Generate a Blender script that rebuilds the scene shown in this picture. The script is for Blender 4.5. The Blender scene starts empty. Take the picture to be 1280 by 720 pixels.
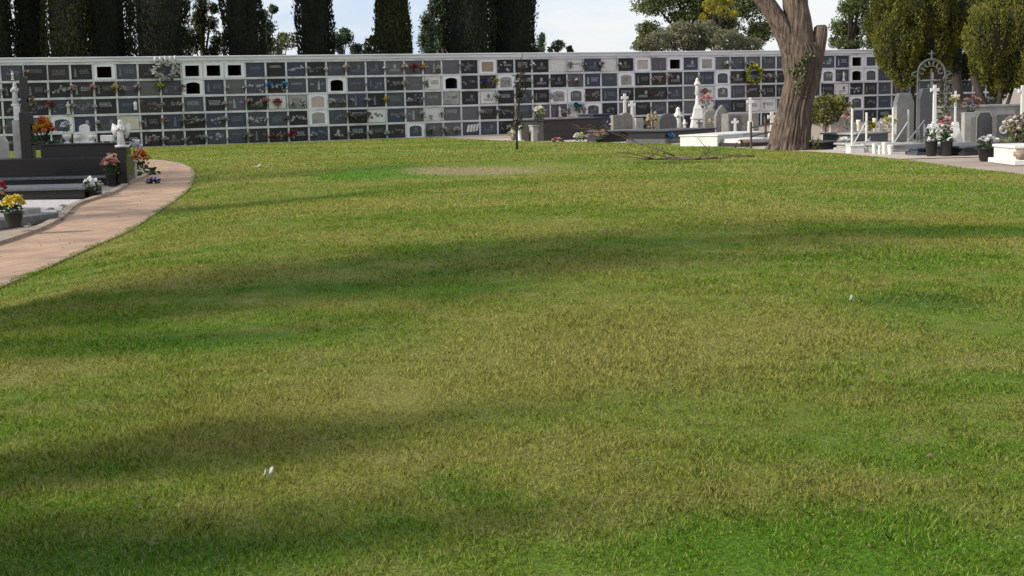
import bpy, math, random
import numpy as np
from mathutils import Vector, Matrix, noise as mnoise

random.seed(7)
RNG = np.random.default_rng(11)
SC = bpy.context.scene
COL = SC.collection
PI = math.pi

# ------------------------------------------------------------------ camera
F = 1778.0                       # focal length in px of the 1280 px wide frame (50 mm)
HC, PITCH, ROLL = 1.6, 0.1307, 0.0245
cp, sp, cr, sr = math.cos(PITCH), math.sin(PITCH), math.cos(ROLL), math.sin(ROLL)
FW = Vector((0, cp, -sp)); UP0 = Vector((0, sp, cp)); RT0 = Vector((1, 0, 0))
RT = RT0 * cr - UP0 * sr
UP = RT0 * sr + UP0 * cr
cd = bpy.data.cameras.new('camera')
cam = bpy.data.objects.new('camera', cd); COL.objects.link(cam)
cd.lens = 50.0; cd.sensor_width = 36.0; cd.clip_start = 0.05; cd.clip_end = 6000
cam.matrix_world = Matrix(((RT.x, UP.x, -FW.x, 0), (RT.y, UP.y, -FW.y, 0), (RT.z, UP.z, -FW.z, HC), (0, 0, 0, 1)))
SC.camera = cam

def G(u, v, z=0.0):
    """the point of the level z that the photograph shows at pixel (u, v)"""
    d = FW + RT * ((u - 640) / F) - UP * ((v - 360) / F)
    t = (z - HC) / d.z
    return Vector((d.x * t, d.y * t, z))

def at_depth(u, v, Y):
    d = FW + RT * ((u - 640) / F) - UP * ((v - 360) / F)
    t = Y / d.y
    return Vector((d.x * t, Y, HC + d.z * t))

# ------------------------------------------------------------------ materials
def mat(name, c1, c2=None, scale=3.0, rough=0.7, bump=0.0, bscale=None, stretch=(1, 1, 1), spec=0.5, detail=5, rnd=0.0, lo=0.35, hi=0.65, c3=None, s3=0.6, t3=(0.5, 0.7)):
    m = bpy.data.materials.new(name); m.use_nodes = True
    nt = m.node_tree; N = nt.nodes; L = nt.links
    b = N['Principled BSDF']; b.inputs['Roughness'].default_value = rough
    b.inputs['Specular IOR Level'].default_value = spec
    tc = N.new('ShaderNodeTexCoord'); mp = N.new('ShaderNodeMapping'); mp.inputs['Scale'].default_value = stretch
    L.new(tc.outputs['Object'], mp.inputs['Vector'])
    if c2 is None: c2 = tuple(x * 0.75 for x in c1)
    nz = N.new('ShaderNodeTexNoise'); nz.inputs['Scale'].default_value = scale; nz.inputs['Detail'].default_value = detail
    nz.inputs['Roughness'].default_value = 0.65
    L.new(mp.outputs[0], nz.inputs['Vector'])
    r = N.new('ShaderNodeValToRGB'); r.color_ramp.elements[0].position = lo; r.color_ramp.elements[1].position = hi
    r.color_ramp.elements[0].color = (*c2, 1); r.color_ramp.elements[1].color = (*c1, 1)
    L.new(nz.outputs['Fac'], r.inputs['Fac'])
    out = r.outputs['Color']
    if c3 is not None:
        n3 = N.new('ShaderNodeTexNoise'); n3.inputs['Scale'].default_value = s3; n3.inputs['Detail'].default_value = 4
        L.new(mp.outputs[0], n3.inputs['Vector'])
        r3 = N.new('ShaderNodeMapRange'); r3.inputs['From Min'].default_value = t3[0]; r3.inputs['From Max'].default_value = t3[1]
        L.new(n3.outputs['Fac'], r3.inputs['Value'])
        mx = N.new('ShaderNodeMix'); mx.data_type = 'RGBA'; mx.inputs[7].default_value = (*c3, 1)
        L.new(r3.outputs[0], mx.inputs[0]); L.new(out, mx.inputs[6]); out = mx.outputs[2]
    if rnd:
        a = N.new('ShaderNodeAttribute'); a.attribute_name = 'rnd'
        mr = N.new('ShaderNodeMapRange'); mr.inputs['To Min'].default_value = 1 - rnd; mr.inputs['To Max'].default_value = 1 + rnd
        L.new(a.outputs['Fac'], mr.inputs['Value'])
        h = N.new('ShaderNodeHueSaturation'); L.new(out, h.inputs['Color']); L.new(mr.outputs[0], h.inputs['Value']); out = h.outputs['Color']
    L.new(out, b.inputs['Base Color'])
    if bump:
        n2 = N.new('ShaderNodeTexNoise'); n2.inputs['Scale'].default_value = bscale or scale * 4; n2.inputs['Detail'].default_value = 6
        L.new(mp.outputs[0], n2.inputs['Vector'])
        bp = N.new('ShaderNodeBump'); bp.inputs['Strength'].default_value = bump; bp.inputs['Distance'].default_value = 0.03
        L.new(n2.outputs['Fac'], bp.inputs['Height']); L.new(bp.outputs[0], b.inputs['Normal'])
    return m

def leafy(m, trans=0.25):
    """thin leaves let some light through"""
    nt = m.node_tree; b = nt.nodes['Principled BSDF']; out = [n for n in nt.nodes if n.type == 'OUTPUT_MATERIAL'][0]
    t = nt.nodes.new('ShaderNodeBsdfTranslucent'); mx = nt.nodes.new('ShaderNodeMixShader'); mx.inputs[0].default_value = trans
    src = b.inputs['Base Color'].links[0].from_socket
    nt.links.new(src, t.inputs['Color']); nt.links.new(b.outputs[0], mx.inputs[1]); nt.links.new(t.outputs[0], mx.inputs[2])
    nt.links.new(mx.outputs[0], out.inputs['Surface'])
    return m

M = {}
M['white_wall'] = mat('white_wall', (.82, .82, .85), (.68, .68, .70), 1.3, .85, .15, 20, c3=(.42, .41, .40), s3=.9, t3=(.58, .85))
M['grid'] = mat('grid', (.68, .68, .70), (.48, .48, .485), 1.6, .7, .1, 20, c3=(.30, .29, .28), s3=1.3, t3=(.55, .8))
M['cornice'] = mat('cornice', (.74, .74, .77), (.58, .58, .61), .8, .8, .1, 15, stretch=(.5, 1, 3), c3=(.30, .30, .30), s3=1.2, t3=(.6, .85))
M['black'] = mat('black_granite', (.034, .033, .035), (.020, .020, .021), 30, .3, spec=.2)
M['tombblack'] = mat('polished_black', (.018, .018, .019), (.012, .012, .012), 30, .16, spec=.4)
M['brown'] = mat('brown_granite', (.055, .047, .044), (.030, .026, .025), 25, .3, spec=.2)
M['slate'] = mat('slate', (.082, .088, .106), (.046, .050, .062), 12, .35, spec=.25)
M['blue'] = mat('blue_granite', (.060, .070, .105), (.034, .040, .064), 14, .3, spec=.25)
M['violet'] = mat('violet_granite', (.095, .085, .105), (.055, .05, .065), 14, .3)
M['greygran'] = mat('grey_granite', (.115, .115, .118), (.065, .065, .067), 20, .35)
M['palegrey'] = mat('pale_stone', (.38, .37, .34), (.27, .262, .24), 3, .75, .15, 30, c3=(.17, .17, .16), s3=1.4)
M['midgrey'] = mat('mid_grey_stone', (.23, .22, .20), (.135, .128, .115), 5, .8, .3, 25)
M['marble'] = mat('white_marble', (.68, .67, .64), (.55, .54, .51), 4, .5, .05, 20, c3=(.45, .44, .41), s3=2.5, t3=(.58, .82))
M['cream'] = mat('cream_stone', (.62, .58, .50), (.50, .46, .39), 5, .65, .05)
M['board'] = mat('brown_board', (.36, .26, .19), (.28, .20, .145), 6, .8)
M['pinkplaster'] = mat('pink_plaster', (.50, .42, .37), (.40, .34, .30), 6, .8)
M['brick'] = mat('shaded_cavity_brick', (.075, .052, .038), (.03, .02, .016), 8, .9)  # dark brick; the shade inside open niches is put into its colour
M['silver'] = mat('silver_relief', (.38, .39, .40), (.20, .21, .22), 20, .45)
M['dullsilver'] = mat('dull_relief', (.17, .17, .175), (.09, .09, .095), 20, .5)
M['path'] = mat('path', (.42, .272, .175), (.30, .19, .12), 1.9, .9, .3, 25, c3=(.20, .135, .09), s3=1.1, t3=(.5, .75))
M['kerb'] = mat('kerb', (.33, .25, .18), (.20, .155, .115), 2.5, .9, .3, 30)
M['dirt'] = mat('dirt', (.36, .285, .225), (.27, .21, .165), 1.5, .95, .3, 20, c3=(.20, .16, .12), s3=.35, t3=(.5, .7))
M['pave'] = mat('pave', (.47, .40, .33), (.36, .295, .24), 1.3, .9, .2, 20)
M['chips'] = mat('stone_chips', (.60, .56, .54), (.30, .28, .27), 30, .9, .6, 60, c3=(.48, .36, .32), s3=6)
M['bark'] = mat('bark', (.160, .116, .087), (.026, .018, .013), 15, .95, 1.0, 24, stretch=(1, 1, .14), c3=(.080, .058, .044), s3=1.6, t3=(.45, .7), lo=.38, hi=.58)
M['darkbark'] = mat('dark_bark', (.045, .034, .027), (.02, .015, .012), 9, .95, .5, 14, stretch=(1, 1, .25))
M['iron'] = mat('rusty_iron', (.085, .05, .035), (.045, .028, .02), 20, .7)
M['greyiron'] = mat('grey_iron', (.15, .155, .145), (.08, .08, .075), 20, .5)
M['whitepaint'] = mat('white_paint', (.66, .66, .63), (.5, .5, .47), 10, .55)
M['pot_black'] = mat('pot_black', (.02, .021, .022), (.014, .014, .015), 10, .4)
M['leafgreen'] = leafy(mat('leaf_green', (.045, .085, .022), (.022, .045, .014), 14, .6))
M['leafpale'] = leafy(mat('leaf_pale', (.24, .27, .12), (.13, .16, .06), 14, .6))
M['cypress'] = mat('cypress', (.026, .034, .014), (.010, .014, .007), 1.6, .85, rnd=.3, lo=.3, hi=.7, spec=.15)
M['cypress2'] = mat('cypress_olive', (.050, .056, .016), (.018, .024, .009), 1.4, .85, rnd=.3, lo=.3, hi=.7, spec=.15)
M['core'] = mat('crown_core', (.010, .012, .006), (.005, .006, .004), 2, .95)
M['thuja'] = leafy(mat('thuja', (.176, .178, .034), (.075, .085, .018), 1.1, .8, rnd=.28, lo=.33, hi=.68, spec=.15), .15)
M['pine'] = leafy(mat('pine_green', (.120, .150, .034), (.045, .065, .018), .9, .75, rnd=.4), .15)
M['broad'] = leafy(mat('broad_green', (.065, .105, .045), (.028, .050, .022), .9, .7, rnd=.4), .2)
M['olive'] = leafy(mat('olive_grey', (.215, .215, .120), (.12, .125, .062), .9, .75, rnd=.35), .15)
M['yellowleaf'] = leafy(mat('yellow_leaf', (.45, .36, .03), (.22, .22, .03), 1.6, .7, rnd=.3), .3)
M['shrub'] = leafy(mat('shrub_lime', (.17, .165, .030), (.075, .085, .018), 2.2, .7, rnd=.4), .2)
M['wood'] = mat('twig_wood', (.14, .095, .065), (.07, .048, .034), 12, .9)
M['paper'] = mat('paper', (.40, .43, .36), (.30, .33, .26), 20, .8)
FL = {'white': (.72, .72, .69), 'cream': (.66, .58, .42), 'pink': (.60, .22, .24), 'pale pink': (.66, .42, .42), 'coral': (.62, .20, .14), 'red': (.40, .02, .025),
      'crimson': (.42, .012, .06), 'yellow': (.62, .47, .03), 'lime yellow': (.45, .47, .04), 'orange': (.68, .17, .012), 'sky blue': (.10, .40, .66), 'blue': (.05, .18, .62), 'teal': (.015, .16, .24),
      'purple': (.10, .035, .26), 'mauve': (.36, .28, .36), 'beige': (.40, .29, .21), 'brown': (.20, .12, .08), 'dark red': (.20, .015, .012), 'salmon': (.62, .30, .22), 'peach': (.70, .40, .26), 'lilac': (.52, .50, .68), 'gold': (.42, .33, .15)}
for k, c in FL.items():
    g_ = sum(c) / 3; mc = tuple(.55 * x + .45 * (g_ * .7 + .10) for x in c)
    M['fw_' + k] = leafy(mat('faded_petal_' + k.replace(' ', '_'), mc, tuple(x * .55 for x in mc), 25, .7), .2)
    M['fl_' + k] = leafy(mat('petal_' + k.replace(' ', '_'), c, tuple(x * .62 for x in c), 25, .7), .2)

# ------------------------------------------------------------------ mesh builder
def ico(sub):
    t = (1 + 5 ** .5) / 2
    v = [(-1, t, 0), (1, t, 0), (-1, -t, 0), (1, -t, 0), (0, -1, t), (0, 1, t), (0, -1, -t), (0, 1, -t), (t, 0, -1), (t, 0, 1), (-t, 0, -1), (-t, 0, 1)]
    v = [Vector(p).normalized() for p in v]
    f = [(0, 11, 5), (0, 5, 1), (0, 1, 7), (0, 7, 10), (0, 10, 11), (1, 5, 9), (5, 11, 4), (11, 10, 2), (10, 7, 6), (7, 1, 8), (3, 9, 4), (3, 4, 2), (3, 2, 6), (3, 6, 8), (3, 8, 9), (4, 9, 5), (2, 4, 11), (6, 2, 10), (8, 6, 7), (9, 8, 1)]
    for _ in range(sub):
        cache = {}; nf = []
        def mid(a, b):
            k = (min(a, b), max(a, b))
            if k not in cache:
                v.append(((v[a] + v[b]) / 2).normalized()); cache[k] = len(v) - 1
            return cache[k]
        for a, b, c in f:
            x, y, z = mid(a, b), mid(b, c), mid(c, a)
            nf += [(a, x, z), (b, y, x), (c, z, y), (x, y, z)]
        f = nf
    return v, f
ICO = [ico(0), ico(1), ico(2)]

class MB:
    def __init__(self): self.v = []; self.f = []; self.m = []; self.cur = 0
    def add(self, vs, fs, T=None):
        o = len(self.v)
        self.v += [(T @ Vector(p)) if T is not None else Vector(p) for p in vs]
        self.f += [tuple(i + o for i in f) for f in fs]; self.m += [self.cur] * len(fs)
        return self
    def box(self, x0, x1, y0, y1, z0, z1, bev=0.0, T=None):
        if bev <= 0:
            vs = [(x, y, z) for z in (z0, z1) for y in (y0, y1) for x in (x0, x1)]
            return self.add(vs, [(0, 2, 3, 1), (4, 5, 7, 6), (0, 1, 5, 4), (2, 6, 7, 3), (0, 4, 6, 2), (1, 3, 7, 5)], T)
        b = min(bev, (x1 - x0) * .3, (y1 - y0) * .3, (z1 - z0) * .3)
        def ring(z, i): return [(x0 + i, y0, z), (x1 - i, y0, z), (x1, y0 + i, z), (x1, y1 - i, z), (x1 - i, y1, z), (x0 + i, y1, z), (x0, y1 - i, z), (x0, y0 + i, z)]
        def inn(z): return [(x0 + b, y0 + b, z), (x1 - b, y0 + b, z), (x1 - b, y0 + b, z), (x1 - b, y1 - b, z), (x1 - b, y1 - b, z), (x0 + b, y1 - b, z), (x0 + b, y1 - b, z), (x0 + b, y0 + b, z)]
        vs = ring(z0, b) + ring(z1 - b, b) + inn(z1)
        fs = [tuple(reversed(range(8)))] + [(i, (i + 1) % 8, 8 + (i + 1) % 8, 8 + i) for i in range(8)] + [(8 + i, 8 + (i + 1) % 8, 16 + (i + 1) % 8, 16 + i) for i in range(8)] + [tuple(range(16, 24))]
        return self.add(vs, fs, T)
    def frustum(self, w0, d0, w1, d1, z0, z1, cx=0, cy=0, T=None):
        vs = [(cx + sx * w / 2, cy + sy * d / 2, z) for w, d, z in ((w0, d0, z0), (w1, d1, z1)) for sx, sy in ((-1, -1), (1, -1), (1, 1), (-1, 1))]
        return self.add(vs, [(3, 2, 1, 0), (4, 5, 6, 7)] + [(i, (i + 1) % 4, 4 + (i + 1) % 4, 4 + i) for i in range(4)], T)
    def prism(self, pts, y0, y1, T=None):
        """outline in xz, thickness along y"""
        n = len(pts)
        vs = [(x, y0, z) for x, z in pts] + [(x, y1, z) for x, z in pts]
        fs = [tuple(range(n)), tuple(reversed(range(n, 2 * n)))] + [(i, n + i, n + (i + 1) % n, (i + 1) % n) for i in range(n)]
        return self.add(vs, fs, T)
    def lathe(self, prof, seg=16, cx=0, cy=0, sx=1, sy=1, T=None):
        vs = [(cx + r * sx * math.cos(2 * PI * k / seg), cy + r * sy * math.sin(2 * PI * k / seg), z) for r, z in prof for k in range(seg)]
        fs = [(j * seg + k, j * seg + (k + 1) % seg, (j + 1) * seg + (k + 1) % seg, (j + 1) * seg + k) for j in range(len(prof) - 1) for k in range(seg)]
        fs += [tuple(reversed(range(seg))), tuple(range((len(prof) - 1) * seg, len(prof) * seg))]
        return self.add(vs, fs, T)
    def tube(self, pts, rad, seg=8, rough=0.0, ridge=0):
        pts = [Vector(p) for p in pts]; n = len(pts)
        if not hasattr(rad, '__len__'): rad = [rad] * n
        base = len(self.v); vs = []; ref = None
        for i, p in enumerate(pts):
            t = (pts[min(i + 1, n - 1)] - pts[max(i - 1, 0)]).normalized()
            if ref is None: ref = Vector((1, 0, 0)) if abs(t.x) < .9 else Vector((0, 1, 0))
            a = (ref - t * ref.dot(t)).normalized(); ref = a; b = t.cross(a)
            for k in range(seg):
                an = 2 * PI * k / seg; r = rad[i]
                q = p + (a * math.cos(an) + b * math.sin(an)) * r
                if rough: r *= 1 + rough * mnoise.noise(Vector((math.cos(an) * 1.6, math.sin(an) * 1.6, p.z * .7))) * 1.6
                if ridge: r *= 1 + ridge * (abs(mnoise.noise(Vector((math.cos(an) * 9 + .2 * p.z, math.sin(an) * 9, p.z * .8)))) * 2.4 - .6)
                vs.append(p + (a * math.cos(an) + b * math.sin(an)) * r)
        fs = [(j * seg + k, j * seg + (k + 1) % seg, (j + 1) * seg + (k + 1) % seg, (j + 1) * seg + k) for j in range(n - 1) for k in range(seg)]
        fs += [tuple(reversed(range(seg))), tuple(range((n - 1) * seg, n * seg))]
        return self.add(vs, fs)
    def blob(self, c, r, sub=1, jit=.15, sx=1, sy=1, sz=1):
        v, f = ICO[sub]; c = Vector(c); vs = []
        for p in v:
            k = r * (1 + random.uniform(-jit, jit))
            vs.append(c + Vector((p.x * k * sx, p.y * k * sy, p.z * k * sz)))
        return self.add(vs, f)
    def leaf(self, c, d, L, w):
        """a pointed leaf of four corners from c along d"""
        d = Vector(d).normalized(); s = d.cross(Vector((random.uniform(-1, 1), random.uniform(-1, 1), random.uniform(-1, 1)))).normalized()
        c = Vector(c); n = d.cross(s)
        return self.add([c, c + d * L * .5 + s * w / 2 + n * w * .15, c + d * L, c + d * L * .5 - s * w / 2 + n * w * .15], [(0, 1, 2, 3)])
    def build(self, name, mats, parent=None, smooth=False):
        me = bpy.data.meshes.new(name); me.from_pydata([tuple(p) for p in self.v], [], self.f)
        for m in (mats if isinstance(mats, (list, tuple)) else [mats]): me.materials.append(m)
        if any(self.m): me.polygons.foreach_set('material_index', self.m)
        if smooth: me.polygons.foreach_set('use_smooth', [True] * len(self.f))
        me.update()
        o = bpy.data.objects.new(name, me); COL.objects.link(o)
        if parent is not None: o.parent = parent
        return o

def np_mesh(name, verts, nper, material, parent=None, rnd=None):
    """many separate polygons of nper corners each from one numpy array (n*nper, 3)"""
    n = len(verts) // nper
    me = bpy.data.meshes.new(name)
    me.vertices.add(len(verts)); me.vertices.foreach_set('co', verts.astype(np.float32).ravel())
    me.loops.add(len(verts)); me.loops.foreach_set('vertex_index', np.arange(len(verts), dtype=np.int32))
    me.polygons.add(n); me.polygons.foreach_set('loop_start', (np.arange(n) * nper).astype(np.int32))
    me.materials.append(material)
    me.update(calc_edges=True)
    if rnd is not None:
        a = me.attributes.new('rnd', 'FLOAT', 'FACE'); a.data.foreach_set('value', rnd.astype(np.float32))
    o = bpy.data.objects.new(name, me); COL.objects.link(o)
    if parent is not None: o.parent = parent
    return o

def tag(o, label, cat, group=None, kind=None):
    o['label'] = label; o['category'] = cat
    if group: o['group'] = group
    if kind: o['kind'] = kind
    return o
def thing(name, label, cat, loc=(0, 0, 0), rz=0.0, group=None):
    o = bpy.data.objects.new(name, None); COL.objects.link(o)
    o.location = loc; o.rotation_euler = (0, 0, rz); o.empty_display_size = .2
    return tag(o, label, cat, group)
def struct(o): o['kind'] = 'structure'; return o

# ------------------------------------------------------------------ terrain
def cr_spline(pts, n):
    """Catmull-Rom through pts"""
    P = [Vector(p) for p in pts]; P = [P[0] * 2 - P[1]] + P + [P[-1] * 2 - P[-2]]; out = []
    for i in range(1, len(P) - 2):
        a, b, c, d = P[i - 1:i + 3]
        for k in range(n):
            t = k / n
            out.append(.5 * ((2 * b) + (c - a) * t + (2 * a - 5 * b + 4 * c - d) * t * t + (3 * b - a - 3 * c + d) * t ** 3))
    out.append(P[-2]); return out

LE = [Vector((-4.1, -8, 0)), Vector((-4.25, 0, 0)), Vector((-4.4, 6, 0))] + [G(u, v) for u, v in ((0, 364), (52, 342), (117, 312), (163, 291), (204, 263.6), (233, 242), (243.6, 225.6), (242, 212.5), (226, 205), (196, 201))] + [G(140, 200), G(60, 203), G(-60, 206)]
LEFT_EDGE = cr_spline(LE, 8)
edgeY = np.array([p.y for p in LEFT_EDGE]); edgeX = np.array([p.x for p in LEFT_EDGE])
# lawn edge on the right: the curved border in front of the graves
RE = [Vector((10.5, -8, 0)), Vector((10.6, 14, 0))] + [G(u, v) for u, v in ((1420, 240), (1280, 219), (1217, 212), (1119, 199), (1036, 191.5), (985, 189), (940, 186.5), (860, 181.5), (780, 179), (700, 177.5), (640, 176.5), (590, 174.6))]
REP = cr_spline(RE, 2)
WALL_O = Vector((-19.943, 59.467, 0)); WYAW = .4109; WD = Vector((math.cos(WYAW), math.sin(WYAW), 0)); WN = Vector((math.sin(WYAW), -math.cos(WYAW), 0))
CW, RH = .923, .72

def undul(x, y):
    b = .055 * np.sin(.42 * x + .25 * y + 1.0) * np.sin(.33 * y - .1 * x) + .05 * np.sin(.21 * y + .3) + .022 * np.sin(.9 * x - .7 * y) + .06
    b = b + .24 * np.exp(-((x - .5) / 6.5) ** 2 - ((y - 17) / 8.0) ** 2) + .14 * np.exp(-((x + 3.2) / 2.2) ** 2 - ((y - 33) / 3.0) ** 2)
    return b
def lawn_z(x, y):
    xl = np.interp(y, edgeY[:80], edgeX[:80])
    d = np.full(np.shape(x), 1e9)
    for a, b in zip(REP, REP[1:]):
        ab = b - a; t = np.clip(((x - a.x) * ab.x + (y - a.y) * ab.y) / ab.length_squared, 0, 1)
        d = np.minimum(d, np.hypot(x - a.x - t * ab.x, y - a.y - t * ab.y))
    fade = np.clip((x - xl) / 1.2, 0, 1) * np.clip((52 - y) / 8, 0, 1) * np.clip(d / 5, 0, 1)
    return .014 + np.maximum(undul(x, y), 0) * fade

def GL(u, v):
    """the point of the lawn that the photograph shows at pixel (u, v)"""
    z = 0.0
    for _ in range(8):
        p = G(u, v, z); z = float(lawn_z(np.array([p.x]), np.array([p.y]))[0])
    return Vector((p.x, p.y, z))

# the ground reaches the horizon
xs = np.concatenate([-np.geomspace(2500, 45, 14), np.linspace(-40, 40, 81), np.geomspace(45, 2500, 14)])
ys = np.concatenate([-np.geomspace(2500, 45, 10)[:-1], np.linspace(-40, 110, 101), np.geomspace(118, 3500, 14)])
mb = MB(); nx = len(xs)
mb.v = [Vector((x, y, -.012)) for y in ys for x in xs]
mb.f = [(j * nx + i, j * nx + i + 1, (j + 1) * nx + i + 1, (j + 1) * nx + i) for j in range(len(ys) - 1) for i in range(nx - 1)]; mb.m = [0] * len(mb.f)
struct(mb.build('ground', M['dirt']))

# lawn outline (anticlockwise): left edge up, along the wall foot, right edge down
lawn_poly = list(LEFT_EDGE) + [WALL_O + WD * (-8) + WN * .02]
lawn_poly += [WALL_O + WD * (s * CW) + WN * .02 for s in (0, 10, 19.5)]
lawn_poly += list(reversed(cr_spline(RE, 6)))
PX = np.array([p.x for p in lawn_poly]); PY = np.array([p.y for p in lawn_poly])
def inside(x, y):
    c = np.zeros(x.shape, bool); j = len(PX) - 1
    for i in range(len(PX)):
        cond = ((PY[i] > y) != (PY[j] > y))
        with np.errstate(divide='ignore', invalid='ignore'):
            xi = (PX[j] - PX[i]) * (y - PY[i]) / (PY[j] - PY[i]) + PX[i]
        c ^= cond & (x < xi); j = i
    return c
import bmesh
def sheet(name, poly, material, zf, cell=.6):
    """a flat polygon cut into small cells and lifted by zf(x, y)"""
    bm = bmesh.new(); f = bm.faces.new([bm.verts.new((p.x, p.y, 0)) for p in poly])
    x0, x1 = min(p.x for p in poly), max(p.x for p in poly); y0, y1 = min(p.y for p in poly), max(p.y for p in poly)
    bmesh.ops.triangulate(bm, faces=bm.faces[:])
    for ax, a, b in ((0, x0, x1), (1, y0, y1)):
        k = a + cell
        while k < b:
            co = (k, 0, 0) if ax == 0 else (0, k, 0); no = (1, 0, 0) if ax == 0 else (0, 1, 0)
            bmesh.ops.bisect_plane(bm, geom=bm.verts[:] + bm.edges[:] + bm.faces[:], plane_co=co, plane_no=no); k += cell
    V = np.array([v.co[:] for v in bm.verts]); Z = zf(V[:, 0], V[:, 1])
    for v, z in zip(bm.verts, Z): v.co.z = z
    bmesh.ops.recalc_face_normals(bm, faces=bm.faces[:])
    for f in bm.faces:
        f.smooth = True
        if f.normal.z < 0: f.normal_flip()
    me = bpy.data.meshes.new(name); bm.to_mesh(me); bm.free(); me.materials.append(material)
    o = bpy.data.objects.new(name, me); COL.objects.link(o); return o

# grass colours: healthy, dry and bare patches, BAND greens that deepen the shadow bands, shared by the turf and its blades
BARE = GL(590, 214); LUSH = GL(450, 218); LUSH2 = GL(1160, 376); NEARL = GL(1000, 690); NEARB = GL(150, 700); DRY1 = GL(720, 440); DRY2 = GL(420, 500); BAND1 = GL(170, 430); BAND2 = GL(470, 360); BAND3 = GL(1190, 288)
def grass_mat(name, blade):
    m = bpy.data.materials.new(name); m.use_nodes = True; nt = m.node_tree; N = nt.nodes; L = nt.links
    b = N['Principled BSDF']; b.inputs['Roughness'].default_value = .7; b.inputs['Specular IOR Level'].default_value = .1
    geo = N.new('ShaderNodeNewGeometry')
    def mapped(scale):
        mp = N.new('ShaderNodeMapping'); mp.inputs['Scale'].default_value = scale; L.new(geo.outputs['Position'], mp.inputs['Vector']); return mp.outputs[0]
    def nz(vec, s, d=4, r=.6):
        n = N.new('ShaderNodeTexNoise'); n.inputs['Scale'].default_value = s; n.inputs['Detail'].default_value = d; n.inputs['Roughness'].default_value = r; L.new(vec, n.inputs['Vector']); return n.outputs['Fac']
    def rng(v, a, b_, c=0., d=1.):
        r = N.new('ShaderNodeMapRange'); r.interpolation_type = 'SMOOTHSTEP'
        for k, q in zip(('From Min', 'From Max', 'To Min', 'To Max'), (a, b_, c, d)): r.inputs[k].default_value = q
        L.new(v, r.inputs['Value']); return r.outputs[0]
    def mix(f, a, b_):
        x = N.new('ShaderNodeMix'); x.data_type = 'RGBA'; L.new(f, x.inputs[0])
        for i, q in ((6, a), (7, b_)):
            if isinstance(q, tuple): x.inputs[i].default_value = (*q, 1)
            else: L.new(q, x.inputs[i])
        return x.outputs[2]
    def spot(c, rx, ry, soft, vec):
        mp = N.new('ShaderNodeMapping'); mp.vector_type = 'POINT'; mp.inputs['Location'].default_value = (-c.x / rx, -c.y / ry, 0); mp.inputs['Scale'].default_value = (1 / rx, 1 / ry, 0)
        L.new(geo.outputs['Position'], mp.inputs['Vector'])
        ln = N.new('ShaderNodeVectorMath'); ln.operation = 'LENGTH'; L.new(mp.outputs[0], ln.inputs[0])
        ad = N.new('ShaderNodeMath'); ad.operation = 'MULTIPLY_ADD'; L.new(vec, ad.inputs[0]); ad.inputs[1].default_value = 1.2; L.new(ln.outputs['Value'], ad.inputs[2])
        return rng(ad.outputs[0], 1.6, 1.6 - soft)
    big = nz(mapped((.55, .8, 0)), .42, 4)
    mid = nz(mapped((.8, 1, 0)), 1.7, 5)
    fine = nz(mapped((1, 1, 0)), 9, 4, .7)
    vfine = nz(mapped((1, 1, .4)), 60, 3, .7)
    c = mix(rng(big, .38, .60), (.108, .194, .009), (.222, .232, .042))
    c = mix(rng(mid, .45, .70, 0, .7), c, (.252, .238, .064))
    c = mix(rng(mid, .46, .30, 0, .65), c, (.070, .160, .006))
    c = mix(rng(fine, .52, .75, 0, .55), c, (.27, .245, .095))
    c = mix(spot(BARE, 2.2, 1.7, .6, fine), c, (.29, .25, .12))
    c = mix(spot(LUSH, 1.4, 3.0, .7, fine), c, (.080, .190, .006))
    c = mix(spot(LUSH2, .75, .5, .8, mid), c, (.078, .145, .014))
    c = mix(spot(NEARL, 1.9, .75, .9, mid), c, (.090, .190, .007))
    c = mix(spot(NEARB, 1.3, .45, .9, mid), c, (.075, .155, .008))
    c = mix(spot(DRY1, 2.3, 2.3, 1.2, mid), c, (.262, .246, .062))
    c = mix(spot(DRY2, 1.5, 1.1, 1.0, mid), c, (.250, .240, .056))
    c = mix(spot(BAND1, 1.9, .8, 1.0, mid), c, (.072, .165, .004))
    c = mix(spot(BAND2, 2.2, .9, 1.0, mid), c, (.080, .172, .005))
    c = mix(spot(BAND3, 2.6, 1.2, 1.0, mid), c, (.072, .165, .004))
    if blade:
        a = N.new('ShaderNodeAttribute'); a.attribute_name = 'rnd'
        c = mix(rng(a.outputs['Fac'], .74, .84, 0, .6), c, (.27, .235, .10))
        mr = rng(a.outputs['Fac'], 0, .74, .50, 1.5)
        h = N.new('ShaderNodeHueSaturation'); L.new(c, h.inputs['Color']); L.new(mr, h.inputs['Value']); c = h.outputs['Color']
        L.new(c, b.inputs['Base Color'])
        leafy(m, .3)
    else:
        h = N.new('ShaderNodeHueSaturation'); L.new(c, h.inputs['Color']); L.new(rng(vfine, .3, .7, .45, 1.35), h.inputs['Value']); c = h.outputs['Color']
        L.new(c, b.inputs['Base Color'])
        bp = N.new('ShaderNodeBump'); bp.inputs['Strength'].default_value = .9; bp.inputs['Distance'].default_value = .04
        n2 = nz(mapped((1, 1, 1)), 28, 6, .75); L.new(n2, bp.inputs['Height']); L.new(bp.outputs[0], b.inputs['Normal'])
    return m
struct(sheet('lawn', lawn_poly, grass_mat('turf', False), lawn_z, .7))

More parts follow.
